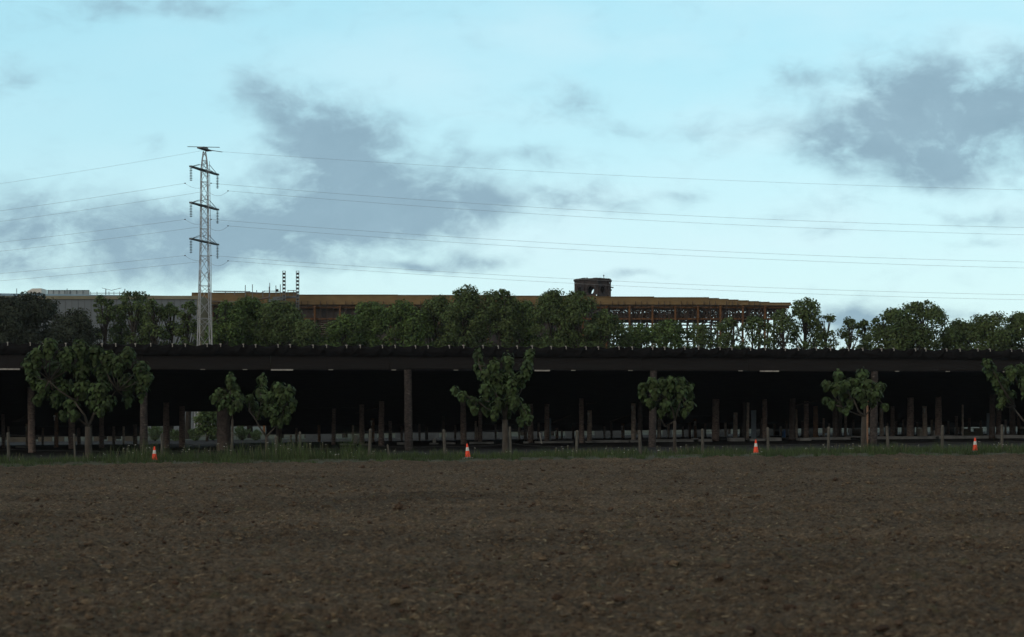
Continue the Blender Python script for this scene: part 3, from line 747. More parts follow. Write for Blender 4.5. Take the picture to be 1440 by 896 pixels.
bl = bpy.data.materials.new('blue_plastic'); bl.use_nodes = True; bl.node_tree.nodes['Principled BSDF'].inputs['Base Color'].default_value = (.06,.25,.6,1)
tank(1102, 604, 2.6, 145, bl, 'small bright blue container glimpsed under the shed right of the third cone')
tank(500, 612, 7, 132, M['white'], 'pale low container left of the thickest front column')
tank(611, 617, 4, 132, M['white'], 'tiny white container below the post left of the second cone')

# shrubs inside the gap at the left
def shrub(px, top, hw, D, seed, label):
    rg = random.Random(seed); x = xw(px, D); base = Vector((x, D, gz(x))); H = EYE+(HZ-top)/F*D-base.z; W = hw*1.35/F*D
    root = empty('shrub', base, label, 'shrub', 'feathery shrubs under the left half of the shed')
    sm = MB(); cr = MB()
    for i in range(26):
        a = rg.uniform(0, 6.28); q = rg.uniform(0, .9); tip = base+Vector((math.cos(a)*W*q, math.sin(a)*W*q, H*(1-.35*q)*rg.uniform(.85, 1.02)))
        sm.tube([base, base.lerp(tip, .5), tip], [.03,.02,.006], 4, cap=False)
        for j in range(70):
            t = rg.uniform(.12, 1); p = base.lerp(tip, t)+Vector((rg.gauss(0,1), rg.gauss(0,1), rg.gauss(0,.5)))*.16*(1.25-t)
            d = Vector((rg.uniform(-.6,.6), rg.uniform(-.6,.6), rg.uniform(.2,1))); n = Vector((rg.uniform(-1,1), rg.uniform(-1,1), .4))
            d.normalize(); s2 = d.cross(n).normalized(); L = rg.uniform(.14,.28)
            cr.add([p, p+d*L*.5+s2*L*.2, p+d*L, p+d*L*.5-s2*L*.2], [(0,1,2,3)])
    sm.build('stem', M['barkd'], root); cr.build('foliage', M['leaf_s'], root)
shrub(218, 597, 13, 163, 1, 'feathery green shrub right of the first front column, above the first cone')
shrub(247, 604, 9, 162, 2, 'feathery shrub between the two log posts left of the pylon foot')
shrub(274, 602, 12, 161, 3, 'feathery shrub directly below the pylon foot seen under the roof')
shrub(300, 598, 10, 163, 4, 'feathery shrub against the black pillar right of the pylon foot')
shrub(341, 598, 14, 163, 5, 'feathery shrub between the staked tree and the forked sapling')
shrub(360, 605, 9, 162, 6, 'low feathery shrub behind the forked sapling')
sh = shrub
# dark bush further behind, seen through the gap
tree('background_tree', 'small dark tree seen under the roof through the pylon legs', 291, 571, 11, 'mid', 158, 77, group='trees growing behind the long shed')

# ------------------------------------------------------------------ wire fence
fence = empty('wire_fence', (0, 78, gz(0)), 'low wire fence on weathered wooden posts along the grass strip', 'fence')
FP = [(-60,612,4.6),(12,608,4.6),(105,610,3),(228,610,4),(326,608,4),(389,613,4.5),(422,607,4),(520,603,4.5),(546,625,2.6),(625,604,4.5),(718,600,3.5),(811,605,4.5),(900,605,4.8),(988,603,4),(1080,601,4.2),(1165,600,4),(1248,599,4.4),(1325,598,4.2),(1409,597,4.2),(1500,596,4.4)]
rg = random.Random(9); tops = []
for i, (px, top, w) in enumerate(FP):
    D = 77.6+.03*xw(px, 78)+rg.uniform(-.15,.15); x = xw(px, D); z1 = EYE+(HZ-top)/F*D; r = w/2/F*D
    mb = MB(); lx = rg.uniform(-.04,.04)
    mb.tube([(x-lx, D, gz(x)-.1), (x-lx*.3, D, gz(x)+.5), (x+lx, D, z1-.05), (x+lx, D, z1)], [r*1.05, r, r*.95, r*.6], 7, jag=.09, rng=rg)
    mb.build('post', M['post'], fence, smooth=False); tops.append((Vector((x-.02, D-r-.01, z1)), px))
mt = [t for t in tops if t[1] not in (105, 546)]
for dz in (-.14, -.55, -.92):
    w = MB()
    for a, b in zip(mt[:-1], mt[1:]):
        za, zb = a[0].z+dz, b[0].z+dz
        A_ = Vector((a[0].x, a[0].y, za)); B_ = Vector((b[0].x, b[0].y, zb))
        L = [A_.lerp(B_, t)-Vector((0,0,.06*4*t*(1-t))) for t in (0,.25,.5,.75,1)]
        w.tube(L, .0075, 4, cap=False)
    w.build('wire', M['fwire'], fence)

# ------------------------------------------------------------------ traffic cones
rcone = random.Random(12)
def cone(px, base_y, label):
    x0 = (px-720)/F
    D = 73.5
    for _ in range(20): D = max(72.8, min(76.5, -(gz(x0*D)-EYE)*F/(base_y-HZ)))
    x = x0*D; z0 = gz(x)+.13
    root = empty('traffic_cone', (x, D, z0), label, 'traffic cone', 'orange and white traffic cones along the field edge')
    H = .76; rb, rt = .148, .034
    def rr(h): return rb+(rt-rb)*(h/H)
    def ring(h0, h1, m, nm, off=0, parent=root, cap=False):
        mb = MB(); mb.tube([(x,D,z0+h0),(x,D,z0+(h0+h1)/2),(x,D,z0+h1)], [rr(h0)+off, rr((h0+h1)/2)+off, rr(h1)+off], 20, cap=cap)
        return mb.build(nm, m, parent, smooth=False)
    b = MB()
    b.tube([(x,D,z0+.0+.05),(x,D,z0+.06),(x,D,z0+H-.01),(x,D,z0+H)], [rb+.012, rb, rt, rt*.8], 20); b.build('body', M['orange'], root)
    bs = MB(); bs.box((x,D,z0+.012), (.40,.40,.045)); bs.tube([(x,D,z0+.03),(x,D,z0+.07)], [.19,.165], 12)
    bs.build('base', M['rubber'], root)
    root.rotation_euler = (R(rcone.uniform(-2.5,2.5)), R(rcone.uniform(-3,3)), rcone.uniform(0, 1.5))
    ring(.045+.03, .215, M['band'], 'white_band', .004); ring(.385, .565, M['band'], 'white_band', .004)
    return root
cone(217, 652, 'orange and white traffic cone nearest the left edge, below the first log column')
cone(658, 648, 'orange and white traffic cone left of the tall thick-trunked tree')
cone(1063, 640, 'orange and white traffic cone in front of the wide blue-grey board')
cone(1371, 638, 'orange and white traffic cone nearest the right edge, by the last leafy tree')

# ------------------------------------------------------------------ pylon and lines
PD = 172.0
pb = at(287.5, 600, PD); pb.z = gz(pb.x)
py = empty('electricity_pylon', pb, 'tall slim grey lattice electricity pylon rising behind the shed', 'pylon')
rot = R(22)
def pz(y): return EYE+(HZ-y)/F*PD
lev = [(604,1.50),(575,1.38),(548,1.29),(520,1.20),(496,1.10),(472,1.02),(448,.95),(424,.88),(402,.82),(380,.76),(360,.70),(341,.66),(322,.64),(304,.62),(289,.60),(272,.585),(256,.57),(240,.55),(226,.40),(213,.20)]
def corner(i, y, w):
    a = rot+math.pi/4+i*math.pi/2
    return Vector((pb.x+math.cos(a)*w*.98, PD+math.sin(a)*w*.98, pz(y)))
for i in range(4):
    m = MB()
    for (y0,w0),(y1,w1) in zip(lev[:-1], lev[1:]): m.beam(corner(i,y0,w0), corner(i,y1,w1), (.11 if y0 > 400 else .08))
    m.build('leg', M['galv'], py)
br = MB()
for n_, ((y0,w0),(y1,w1)) in enumerate(zip(lev[:-1], lev[1:])):
    for i in range(4):
        a, b = corner(i,y0,w0), corner((i+1)%4,y0,w0); c, d = corner(i,y1,w1), corner((i+1)%4,y1,w1)
        if (n_+i) % 2: br.beam(a, d, .045)
        else: br.beam(b, c, .045)
        ym, wm = (y0+y1)/2, (w0+w1)/2
        if y0 < 480:
            e, f = corner(i,ym,wm), corner((i+1)%4,ym,wm)
            br.beam(c if (n_+i)%2 else d, f if (n_+i)%2 else e, .045)
        if n_ % 2 == 0: br.beam(a, b, .05)
br.build('bracing', M['galv'], py)
# climbing rail on the right side
rl = MB(); rl.beam(corner(0,600,1.5)+Vector((.25,0,0)), corner(0,226,.45)+Vector((.35,0,0)), .05)
for y in range(232, 590, 14):
    w = 1.5-(604-y)*.0024; rl.beam(corner(0,y,w), corner(0,y,w)+Vector((.32,0,0)), .035)
rl.build('ladder', M['galv'], py)
ad = Vector((.33, .944, 0))   # crossarm axis, near end on the left
ld = Vector((.944, -.33, 0))
arms = []
for y in (240, 290, 340):
    c = Vector((pb.x, PD, pz(y))); m = MB(); h = 3.0
    for s in (-1, 1):
        tip = c+ad*h*s
        for q in (-1, 1):
            m.beam(c+ld*q*.35+ad*s*.3, tip+ld*q*.15, .09, .13); m.beam(c+ld*q*.5+ad*s*.3+Vector((0,0,.75)), tip, .05)
        for k_ in range(4):
            t0, t1 = k_/4, (k_+1)/4; q = 1 if k_ % 2 else -1
            m.beam((c+ad*s*.3+ld*q*.55).lerp(tip+ld*q*.15, t0), (c+ad*s*.3-ld*q*.55).lerp(tip-ld*q*.15, t1), .05)
        m.box(tip, (.35,.25,.2), ld, ad, (0,0,1))
        arms.append((y, s, tip))
    m.box(c, (.5,5.6,.16), ld, ad, (0,0,1))
    m.build('crossarm', M['steelblue'], py)
tm = MB(); c = Vector((pb.x, PD, pz(210)))
tm.box(c, (.7,2.2,.14), ld, ad, (0,0,1)); tm.beam(c-ad*1.2-ld*1.6+Vector((0,0,.2)), c+ld*2.1+Vector((0,0,.1)), .07); tm.beam(c-ad*.7-ld*.4, c+ad*1.8+ld*1.4-Vector((0,0,.1)), .07)
tm.box(c+Vector((0,0,.16)), (.5,.9,.16), ld, ad, (0,0,1)); tm.build('top_arm', M['steelblue'], py)
for (y, s, tip) in arms:
    m = MB(); z = tip.z-.15; n_ = 8
    pts = []; rad = []
    m.beam(tip, (tip.x, tip.y, tip.z-1.75), .035)
    for i in range(n_):
        zz = z-.1-i*.19
        m.tube([(tip.x,tip.y,zz),(tip.x,tip.y,zz-.04),(tip.x,tip.y,zz-.10)], [.06,.20,.05], 10)
    m.build('insulator_string', M['insul'], py)
def wy(pts, D, dy=0):
    return [at(a, b, D) for a, b in pts]
def quad(t0, t1, y0, a, b, n=24):
    out = []
    for i in range(n+1):
        t = t0+(t1-t0)*i/n; out.append((t, y0+a*(t)-b*t*t))
    return out
def wire(pts3, label, r=.013):
    m = MB(); m.tube(pts3, r, 5, cap=False)
    o = m.build('power_line', M['wire'], origin=pts3[0]); return tag(o, label, 'cable', 'overhead power lines strung from the pylon')
AH = {240: 266, 290: 317, 340: 367}
nm = {240: 'upper', 290: 'middle', 340: 'lower'}
for (y, s, tip) in arms:
    D = tip.y; yc = {240: 262.5, 290: 313.5, 340: 364}[y]; zc = EYE+(HZ-yc)/F*D-(0)
    # the conductors hang from dead-end clamps 1.6-2 m out along the line
    side = 'near' if s < 0 else 'far'
    a, b = {240: (.0874, 2.88e-5), 290: (.081, 2.5e-5), 340: (.078, 2.6e-5)}[y]
    end = tip+Vector((1.3 if s > 0 else 2.4, 0, 0)); zA = tip.z-2.0
    pts = []
    for i in range(31):
        t = 2300*i/30; pts.append(Vector((end.x+t/F*D, D, zA-(a*t-b*t*t)/F*D)))
    wire(pts, '%s level power cable running right from the %s end of the pylon crossarm' % (nm[y], 'nearer left' if s < 0 else 'farther right'))
    al, blq = {240: (.165, 6e-5), 290: (.137, 5e-5), 340: (.108, 4e-5)}[y]
    end2 = tip+Vector((-.7 if s < 0 else -1.2, 0, 0)); pts2 = []
    for i in range(21):
        t = 700*i/20; pts2.append(Vector((end2.x-t/F*D, D, zA-(al*t-blq*t*t)/F*D)))
    wire(pts2, '%s level power cable running left from the %s end of the pylon crossarm' % (nm[y], 'nearer left' if s < 0 else 'farther right'))
    j = MB(); P0 = Vector((end2.x, D, zA)); P1 = Vector((end.x, D, zA)); lo = Vector((tip.x, D, zA-.75))
    L = []
    for i in range(13):
        t = i/12; L.append(P0.lerp(P1, t)-Vector((0,0,.6*math.sin(math.pi*t)**.8)))
    j.tube(L, .014, 5, cap=False); j.build('jumper_cable', M['wire'], py)
    for q in (P0, P1):
        c_ = MB(); c_.box(q, (.16,.09,.10)); c_.build('clamp', M['insul'], py)
c = Vector((pb.x, PD, pz(212)))
wire([Vector((c.x+.4+t/F*PD, PD, c.z-(.0732*t-2.19e-5*t*t)/F*PD)) for t in np.linspace(0, 2300, 32)], 'thin topmost earth cable running right from the pylon tip', r=.011)
wire([Vector((c.x-.3-t/F*PD, PD, c.z-(.178*t-5e-5*t*t)/F*PD)) for t in np.linspace(0, 700, 22)], 'thin topmost earth cable running left from the pylon tip', r=.011)

# ------------------------------------------------------------------ grandstand with ochre roof
GD = 300.0
gbx = xw(700, GD)
gst = empty('grandstand', (gbx, GD, gz(gbx)), 'huge rusty framed grandstand with an ochre roof edge behind the trees', 'grandstand')
def G(px, py_, d=0): return at(px, py_, GD+d)
def gbox(mb, x0, x1, y0, y1, d0, d1):
    a = at(x0, y0, GD); b = at(x1, y1, GD)
    mb.box(((a.x+b.x)/2, GD+(d0+d1)/2, (a.z+b.z)/2), (abs(b.x-a.x), d1-d0, abs(a.z-b.z)))
steps = [(270,418,412.5),(418,560,415.3),(560,700,415.8),(700,840,416.8),(840,920,418.0),(920,997,419.0),(997,1011,420.2),(1011,1024.5,421.3),(1024.5,1038.5,422.3),(1038.5,1053,423.3),(1053,1067,424.4),(1067,1082,425.4),(1082,1112,426.4)]
for (x0, x1, y) in steps:
    m = MB(); yb = 429+max(0, (x0-900))*.006
    a0, a1 = at(x0, yb, GD), at(x1-.15, yb, GD); t0 = at(x0, y, GD)
    zt0, zb0 = t0.z, a0.z
    vs = [(a0.x,GD-1.2,zb0),(a1.x,GD-1.2,zb0),(a1.x,GD-.2,zt0),(a0.x,GD-.2,zt0),(a0.x,GD+14,zb0-.0),(a1.x,GD+14,zb0),(a1.x,GD+14,zt0+.0),(a0.x,GD+14,zt0)]
    m.add(vs, [(0,1,2,3),(5,4,7,6),(3,2,6,7),(0,4,5,1),(0,3,7,4),(1,5,6,2)])
    # thin metal lip along the top and ribs
    m.beam((a0.x, GD-.25, zt0+.06), (a1.x, GD-.25, zt0+.06), .3, .12)
    m.build('roof_panel', M['ochre'], gst)
cols = [(300,430),(336,430),(372,430),(408,430)]
cx = 443.0; sp_ = 35.5
while cx < 1105:
    cols.append((cx, 430)); sp_ = 35.5-(cx-443)*.0073; cx += sp_
for i, (x_, y_) in enumerate(cols):
    m = MB(); gbox(m, x_-1.3, x_+1.3, 430.5, 640, -.7, -.1); gbox(m, x_-2.0, x_+2.0, 430.4, 433, -.9, -.08); m.build('column', M['rust'], gst)
m = MB(); 
for a, b in zip(cols[:-1], cols[1:]):
    for q in range(1, 4):
        xx = a[0]+(b[0]-a[0])*q/4; gbox(m, xx-.35, xx+.35, 424.5, 470, -1.5 if q % 2 else -1.45, -1.25)
m.build('mullion', M['rustd'], gst)
m = MB(); gbox(m, 300, 1110, 431.2, 433.6, -.05, .35); gbox(m, 300, 1104, 447.2, 449.6, -.05, 1.5); m.build('horizontal_beam', M['rust'], gst)
m = MB(); gbox(m, 300, 1108, 429.4, 431.0, -.02, .2); m.build('pale_gutter', M['panel2'], gst)
m = MB(); gbox(m, 283, 838, 433.8, 447, 1.6, 1.9); gbox(m, 283, 852, 447.003, 600, 1.6, 1.9); m.build('back_panel', M['panel'], gst)
rg = random.Random(4)
m = MB()
for i in range(13):
    y = 451+i*3.0; gbox(m, 425, 475, y, y+.8, .4, .9)
m.build('slatted_tier', M['panel2'], gst)
m = MB()
for i in range(13):
    y = 452.2+i*3.0; gbox(m, 425, 475, y, y+1.4, 1.0, 1.5)
m.build('dark_tier', M['rustd'], gst)
# tangled bracing, layered in depth, with gaps to the sky at the right
m = MB()
for lay in range(3):
    d = 1.0+lay*4.0
    x = 842+lay*3
    while x < 1106:
        w = rg.uniform(4, 7)
        for (ya, yb) in ((433,440),(440,447)):
            if rg.random() < .9: m.beam(G(x, ya, d), G(x+w, yb, d), .14)
            if rg.random() < .9: m.beam(G(x+w, ya, d), G(x, yb, d), .14)
        m.beam(G(x, 433, d), G(x, 448, d), .16); x += w
for i in range(240):
    x = rg.uniform(845, 1100); y = rg.uniform(433, 446); m.beam(G(x, y, 6), G(x+rg.uniform(-6,6), y+rg.uniform(-4,4), 7), .22)
m.build('roof_bracing', M['rib'], gst)
m = MB()
x = 842
while x < 1100:
    m.beam(G(x, 449, 3), G(x, 640, 3), .35); m.beam(G(x, 450, 8), G(x+rg.uniform(8,15), 485, 8), .18); m.beam(G(x+14, 450, 8), G(x, 485, 8), .18); x += rg.uniform(9, 14)
for y in (453, 457, 462, 468, 474, 480): m.beam(G(842, y, 4+rg.random()), G(rg.uniform(985, 1040), y+.5, 4), .2, .28)
m.build('support_frame', M['rib'], gst)
m = MB()
for i in range(800):
    x = rg.uniform(838, 1085); y = rg.uniform(433.5, 446); w = rg.uniform(2, 9)*(1 if x < 1000 else .6); gbox(m, x, x+w, y, y+rg.uniform(1.5, 4), 8+i*.01, 8.008+i*.01)
gbox(m, 866, 884, 444, 447, 2.4, 2.7); gbox(m, 884, 905, 446, 448.5, 2.4, 2.7); m.build('mesh_panel', M['panel'], gst)

# grey hall, left
HD = 290.0; hx = xw(120, HD)
hall = empty('grey_hall', (hx, HD, gz(hx)), 'long grey panelled hall with beige parapet and blue-grey roof, at the far left', 'building')
def hbox(mb, x0, x1, y0, y1, d0, d1, D=HD):
    a = at(x0, y0, D); b = at(x1, y1, D); mb.box(((a.x+b.x)/2, D+(d0+d1)/2, (a.z+b.z)/2), (abs(b.x-a.x), d1-d0, abs(a.z-b.z)))
m = MB(); hbox(m, -160, 281, 421, 606, 0, 9); m.build('wall', M['hall'], hall)
m = MB()
for i in range(50):
    x = -160+i*9.0
    if x < 280: hbox(m, x-.25, x+.25, 421.2, 600, -.06, -.003)
m.build('seam', M['seam'], hall)
m = MB(); hbox(m, -160, 282.5, 416.2, 421, -.35, 9.4); hbox(m, 277.5, 282.5, 421.05, 606, -.12, 9.2); m.build('parapet', M['halled'], hall)
m = MB()
a0, a1 = at(-160, 416, HD), at(232, 416, HD); b1 = at(262, 416, HD)
zt0 = at(0, 408.6, HD).z; zt1 = at(0, 413.5, HD).z; z0 = a0.z
m.add([(a0.x,HD+.8,z0),(b1.x,HD+.8,z0),(a1.x-6,HD+3,zt1),(xw(120,HD),HD+3,zt1+.15),(a0.x,HD+3,zt0),(a0.x,HD+9,z0),(b1.x,HD+9,z0),(a1.x-6,HD+7,zt1),(xw(120,HD),HD+7,zt1+.15),(a0.x,HD+7,zt0)],
      [(0,1,2,3,4),(9,8,7,6,5),(4,3,8,9),(3,2,7,8),(2,1,6,7),(0,4,9,5),(0,5,6,1)])
m.build('roof', M['hallroof'], hall)
m = MB(); hbox(m, 60, 119, 406.4, 412.6, 3.2, 3.4)
m.build('roof_screen', M['glasspan'], hall)
m = MB()
for x in (60, 68, 76, 84, 92, 101, 110, 119): hbox(m, x-.2, x+.2, 406, 413, 3.05, 3.19)
hbox(m, 60, 119, 406, 406.5, 3.0, 3.04)
for x in (17, 88.5): hbox(m, x-.25, x+.25, 404, 412, 2.6, 2.8)
for x, y in ((143.5,404.5),(170.5,404.5)): hbox(m, x-.45, x+.45, y, 414, 2.6, 2.8)
for x in (122, 131, 148, 155, 163): hbox(m, x-.25, x+.25, 408.5, 413, 2.6, 2.8)
hbox(m, 120, 172, 410.4, 411.2, 2.5, 2.59)
m.beam(at(143.5,405,HD+2.7), at(157,408.4,HD+2.7), .08); m.beam(at(157,408.4,HD+2.7), at(170.5,405,HD+2.7), .08)
m.build('railing', M['steelblue'], hall)
m = MB(); a = at(38, 412, HD+2.4); b = at(58, 405.5, HD+2.4); mid = at(45.5, 405.8, HD+2.4)
ys_ = (HD+2.4, HD+6)
vs = [];
for yv in ys_: vs += [(a.x,yv,a.z),(b.x,yv,a.z),(b.x,yv,b.z),(mid.x,yv,mid.z),(a.x,yv,a.z+.35)]
m.add(vs, [(0,1,2,3,4),(9,8,7,6,5),(0,5,6,1),(1,6,7,2),(2,7,8,3),(3,8,9,4),(4,9,5,0)])
tag(m.build('roof_cabin', M['white'], origin=(a.x, HD+2.4, a.z)), 'small white wedge-shaped cabin standing on the grey hall roof', 'cabin')

# scaffold on the grandstand roof and two lattice masts
SD = 296.0
def Sx(px, py_, d=0): return at(px, py_, SD+d)
sb = Sx(360, 428); scf = empty('scaffold', sb, 'grey tube scaffold with ramp and handrail, right of the pylon on the stand', 'scaffold')
m = MB()
for (x, y0, y1) in ((345,401,430),(355,400,430),(369.5,409,421),(378.5,403,430),(379.3,398,418),(388,401.5,416),(394.2,400,416),(317,410,415),(330,410,415),(361,408,414),(405,409,416),(413,408,416)):
    m = MB(); m.beam(Sx(x,y0), Sx(x,y1), .13); m.build('upright', M['steelblue'], scf)
m = MB(); m.beam(Sx(300,409.6), Sx(352,410.4), .25, .2); m.beam(Sx(345,410.8), Sx(367,412), .2, .16); m.beam(Sx(367,412), Sx(373,409.2), .12); m.beam(Sx(371,409.4), Sx(394,409.6), .12); m.beam(Sx(404,408.4), Sx(416,408.6), .12); m.beam(Sx(378,412), Sx(416,411), .1)
m.build('handrail', M['steelblue'], scf)
m = MB(); m.beam(Sx(337,425.4), Sx(378,418.2), 1.2, .3); m.beam(Sx(300,424), Sx(345,424.5), 1.2, .25); m.build('ramp', M['panel2'], scf)
m = MB(); m.beam(Sx(378,423.5), Sx(399,420), 1.3, .5); m.build('platform', M['steelblue'], scf); m = MB(); m.beam(Sx(384,419), Sx(419,417.6), 1.3, .35); m.beam(Sx(386,425), Sx(392,418), .15); m.beam(Sx(392,425), Sx(386,418), .15)
m.build('platform', M['steelblue'], scf)
m = MB(); gx_ = Sx(389.5, 408.6); m.box(gx_, (.55,.5,.55)); m.box(gx_+Vector((0,-.3,.1)), (.35,.12,.2)); m.build('lamp_box', M['dkpanel'], scf)
for x, yb, lab in ((399.5,432,'left one of two black and white rung masts on the stand roof'),(418.5,436,'right one of two black and white rung masts on the stand roof')):
    b = Sx(x, yb, -1.5); rt = empty('lattice_mast', b, lab, 'mast', 'lattice masts above the stand')
    m = MB()
    for q in (-1, 1):
        for e in (-1, 1): m.beam(Sx(x+q*1.9, yb, -1.5+e*.28), Sx(x+q*1.9, 381, -1.5+e*.28), .11)
    y = 381.2
    while y < yb: m.beam(Sx(x-1.9, y, -1.78), Sx(x+1.9, y, -1.78), .08); y += 2.6
    m.build('frame', M['steelblue'], rt)
    m = MB(); y = 385
    while y < yb-3:
        a = Sx(x, y, -1.5); m.box((a.x, a.y, a.z), (.50, .5, .30)); y += 5.15
    m.build('rung_plate', M['dkpanel'], rt)

# ------------------------------------------------------------------ dark stone tower
TD = 338.0; tc = at(833.5, 600, TD); tc.z = gz(tc.x)
tw = empty('stone_tower', tc, 'dark ruined-looking octagonal stone tower with arched openings above the stand roof', 'tower')
def tz(y): return EYE+(HZ-y)/F*TD
Rt = 4.35; nside = 8; off = R(12)
import bmesh
def tower_shell():
    m = MB(); rg = random.Random(3)
    th = .7
    zlo, zs, ztop = tz(600), tz(419), tz(394.6)
    # lower shaft
    ring = lambda r, z: [Vector((tc.x+math.cos(off+i*math.pi/4)*r, TD+math.sin(off+i*math.pi/4)*r, z)) for i in range(8)]
    a, b = ring(Rt*1.03, zlo), ring(Rt*1.02, zs)
    m.add(a+b, [(i,(i+1)%8,8+(i+1)%8,8+i) for i in range(8)]+[tuple(range(8,16))])
    # belfry walls: each side with an arched hole
    for i in range(8):
        p0, p1 = ring(Rt, zs)[i], ring(Rt, zs)[(i+1)%8]; q0, q1 = ring(Rt*.96, ztop)[i], ring(Rt*.96, ztop)[(i+1)%8]
        n = ((p0+p1)/2-Vector((tc.x, TD, zs))); n.z = 0; n.normalize()
        def pt(u, v, dpt=0):
            A_ = p0.lerp(p1, u); B_ = q0.lerp(q1, u); return A_.lerp(B_, v)-n*dpt
        K = 12; hole = []
        for k_ in range(K):
            ang = 2*math.pi*k_/K-math.pi/2
            hu, hv = .5+math.cos(ang)*.235, .36+math.sin(ang)*.24
            hole.append((hu, max(.14, hv)))
        outer = []
        for k_ in range(K):
            ang = 2*math.pi*k_/K-math.pi/2; cx_, sy_ = math.cos(ang), math.sin(ang)
            s_ = 1/max(abs(cx_), abs(sy_)); outer.append((.5+.5*cx_*s_, .5+.5*sy_*s_))
        base = len(m.v)
        for (uu, vv_) in outer: m.v.append(tuple(pt(uu, vv_)))
        for (uu, vv_) in hole: m.v.append(tuple(pt(uu, vv_)))
        for (uu, vv_) in hole: m.v.append(tuple(pt(uu, vv_, th)))
        for (uu, vv_) in outer: m.v.append(tuple(pt(uu, vv_, th)))
        for k_ in range(K):
            k2 = (k_+1)%K
            m.f += [(base+k_,base+k2,base+K+k2,base+K+k_),(base+K+k_,base+K+k2,base+2*K+k2,base+2*K+k_),(base+2*K+k_,base+2*K+k2,base+3*K+k2,base+3*K+k_)]
    return m
tower_shell().build('wall', M['stone'], tw)
m = MB(); rg = random.Random(8)
for i in range(8):
    a0 = off+i*math.pi/4; a1 = off+(i+1)*math.pi/4
    p0 = Vector((tc.x+math.cos(a0)*Rt, TD+math.sin(a0)*Rt, tz(395))); p1 = Vector((tc.x+math.cos(a1)*Rt, TD+math.sin(a1)*Rt, tz(395)))
    m.beam(p0, p1, .7, .4)
    for k_ in range(6):
        if rg.random() < .75: q = p0.lerp(p1, (k_+.5)/6); m.box(q+Vector((0,0,.18+rg.uniform(0,.08))), (rg.uniform(.3,.6),.5,rg.uniform(.1,.3)))
    m.beam(p0-Vector((0,0,.1)), Vector((p0.x, p0.y, tz(418.5))), .28)
m.build('cornice', M['stone'], tw)
for i in range(8):   # arch rings
    a0 = off+(i+.5)*math.pi/4; n = Vector((math.cos(a0), math.sin(a0), 0)); s_ = Vector((-n.y, n.x, 0))
    rc = Rt*math.cos(math.pi/8)*.985; cc = Vector((tc.x, TD, tz(409.5)))+n*(rc+.05)
    m = MB(); L = [cc+s_*math.cos(t)*1.12+Vector((0,0,1))*math.sin(t)*1.25 for t in np.linspace(-.5, math.pi+.5, 12)]
    m.tube(L, .15, 5); m.build('arch', M['stone'], tw)
m = MB()
for i in range(8):
    a0 = off+i*math.pi/4
    m.add([(tc.x,TD,tz(394.2)),(tc.x+math.cos(a0)*Rt*.9,TD+math.sin(a0)*Rt*.9,tz(395.6)),(tc.x+math.cos(a0+math.pi/4)*Rt*.9,TD+math.sin(a0+math.pi/4)*Rt*.9,tz(395.6))], [(0,1,2)])
m.box((tc.x+.7, TD-1, tz(393.2)), (.6,.5,.5)); m.build('roof', M['stone'], tw)
m = MB(); q = at(849, 394, TD-2); m.beam(q-Vector((0,0,.6)), at(849, 387, TD-2), .10); m.box(at(849, 387.6, TD-2), (.3,.2,.25)); m.build('lightning_rod', M['dkpanel'], tw)
m = MB(); 
for (x,y) in ((858.5,404),(861,404.5),(858.7,408)): m.beam(at(857,y+.5,TD-1), at(x+.8,y,TD-1), .12); m.box(at(x+.8,y,TD-1), (.28,.28,.28))
m.build('side_lamp', M['dkpanel'], tw)

# ------------------------------------------------------------------ world
world = bpy.data.worlds.new("World"); scene.world = world; world.use_nodes = True
nt = world.node_tree; N = nt.nodes; L = nt.links; N.clear()
out = N.new('ShaderNodeOutputWorld'); bg = N.new('ShaderNodeBackground'); bg.inputs['Strength'].default_value = .10
L.new(bg.outputs[0], out.inputs[0])
SUN_EL, SUN_AZ = R(10), R(-138)     # azimuth measured from +Y towards +X: behind the camera, left
sky = N.new('ShaderNodeTexSky'); sky.sky_type = 'NISHITA'; sky.sun_disc = False
sky.sun_elevation = SUN_EL; sky.sun_rotation = SUN_AZ; sky.air_density = 1.0; sky.dust_density = .6; sky.ozone_density = 1.5
def math_(op, a, b=None, c=None, clamp=False):
    n = N.new('ShaderNodeMath'); n.operation = op; n.use_clamp = clamp
    for i, v in enumerate((a, b, c)):
        if v is None: continue
        if isinstance(v, (int, float)): n.inputs[i].default_value = v
        else: L.new(v, n.inputs[i])
    return n.outputs[0]
def vmath(op, a, b=None, out_='Vector'):
    n = N.new('ShaderNodeVectorMath'); n.operation = op
    for i, v in enumerate((a, b)):
        if v is None: continue
        if isinstance(v, tuple): n.inputs[i].default_value = v
        else: L.new(v, n.inputs[i])
    return n.outputs[out_]
def sstep(v, a, b, to0=0., to1=1.):
    n = N.new('ShaderNodeMapRange'); n.interpolation_type = 'SMOOTHSTEP'
    n.inputs['From Min'].default_value = a; n.inputs['From Max'].default_value = b; n.inputs['To Min'].default_value = to0; n.inputs['To Max'].default_value = to1
    L.new(v, n.inputs['Value']); return n.outputs['Result']
def mixc(f, a, b, mode='MIX'):
    n = N.new('ShaderNodeMix'); n.data_type = 'RGBA'; n.blend_type = mode
    if isinstance(f, float): n.inputs[0].default_value = f
    else: L.new(f, n.inputs[0])
    for i, v in ((6, a), (7, b)):
        if isinstance(v, tuple): n.inputs[i].default_value = (*v, 1)
        else: L.new(v, n.inputs[i])
    return n.outputs[2]
tcd = N.new('ShaderNodeTexCoord'); sep = N.new('ShaderNodeSeparateXYZ'); L.new(tcd.outputs['Generated'], sep.inputs[0])
ay = math_('MAXIMUM', math_('ABSOLUTE', sep.outputs[1]), .22)
U = math_('DIVIDE', sep.outputs[0], ay); V = math_('DIVIDE', sep.outputs[2], ay)
cmb = N.new('ShaderNodeCombineXYZ'); L.new(U, cmb.inputs[0]); L.new(V, cmb.inputs[1])
UV = cmb.outputs[0]
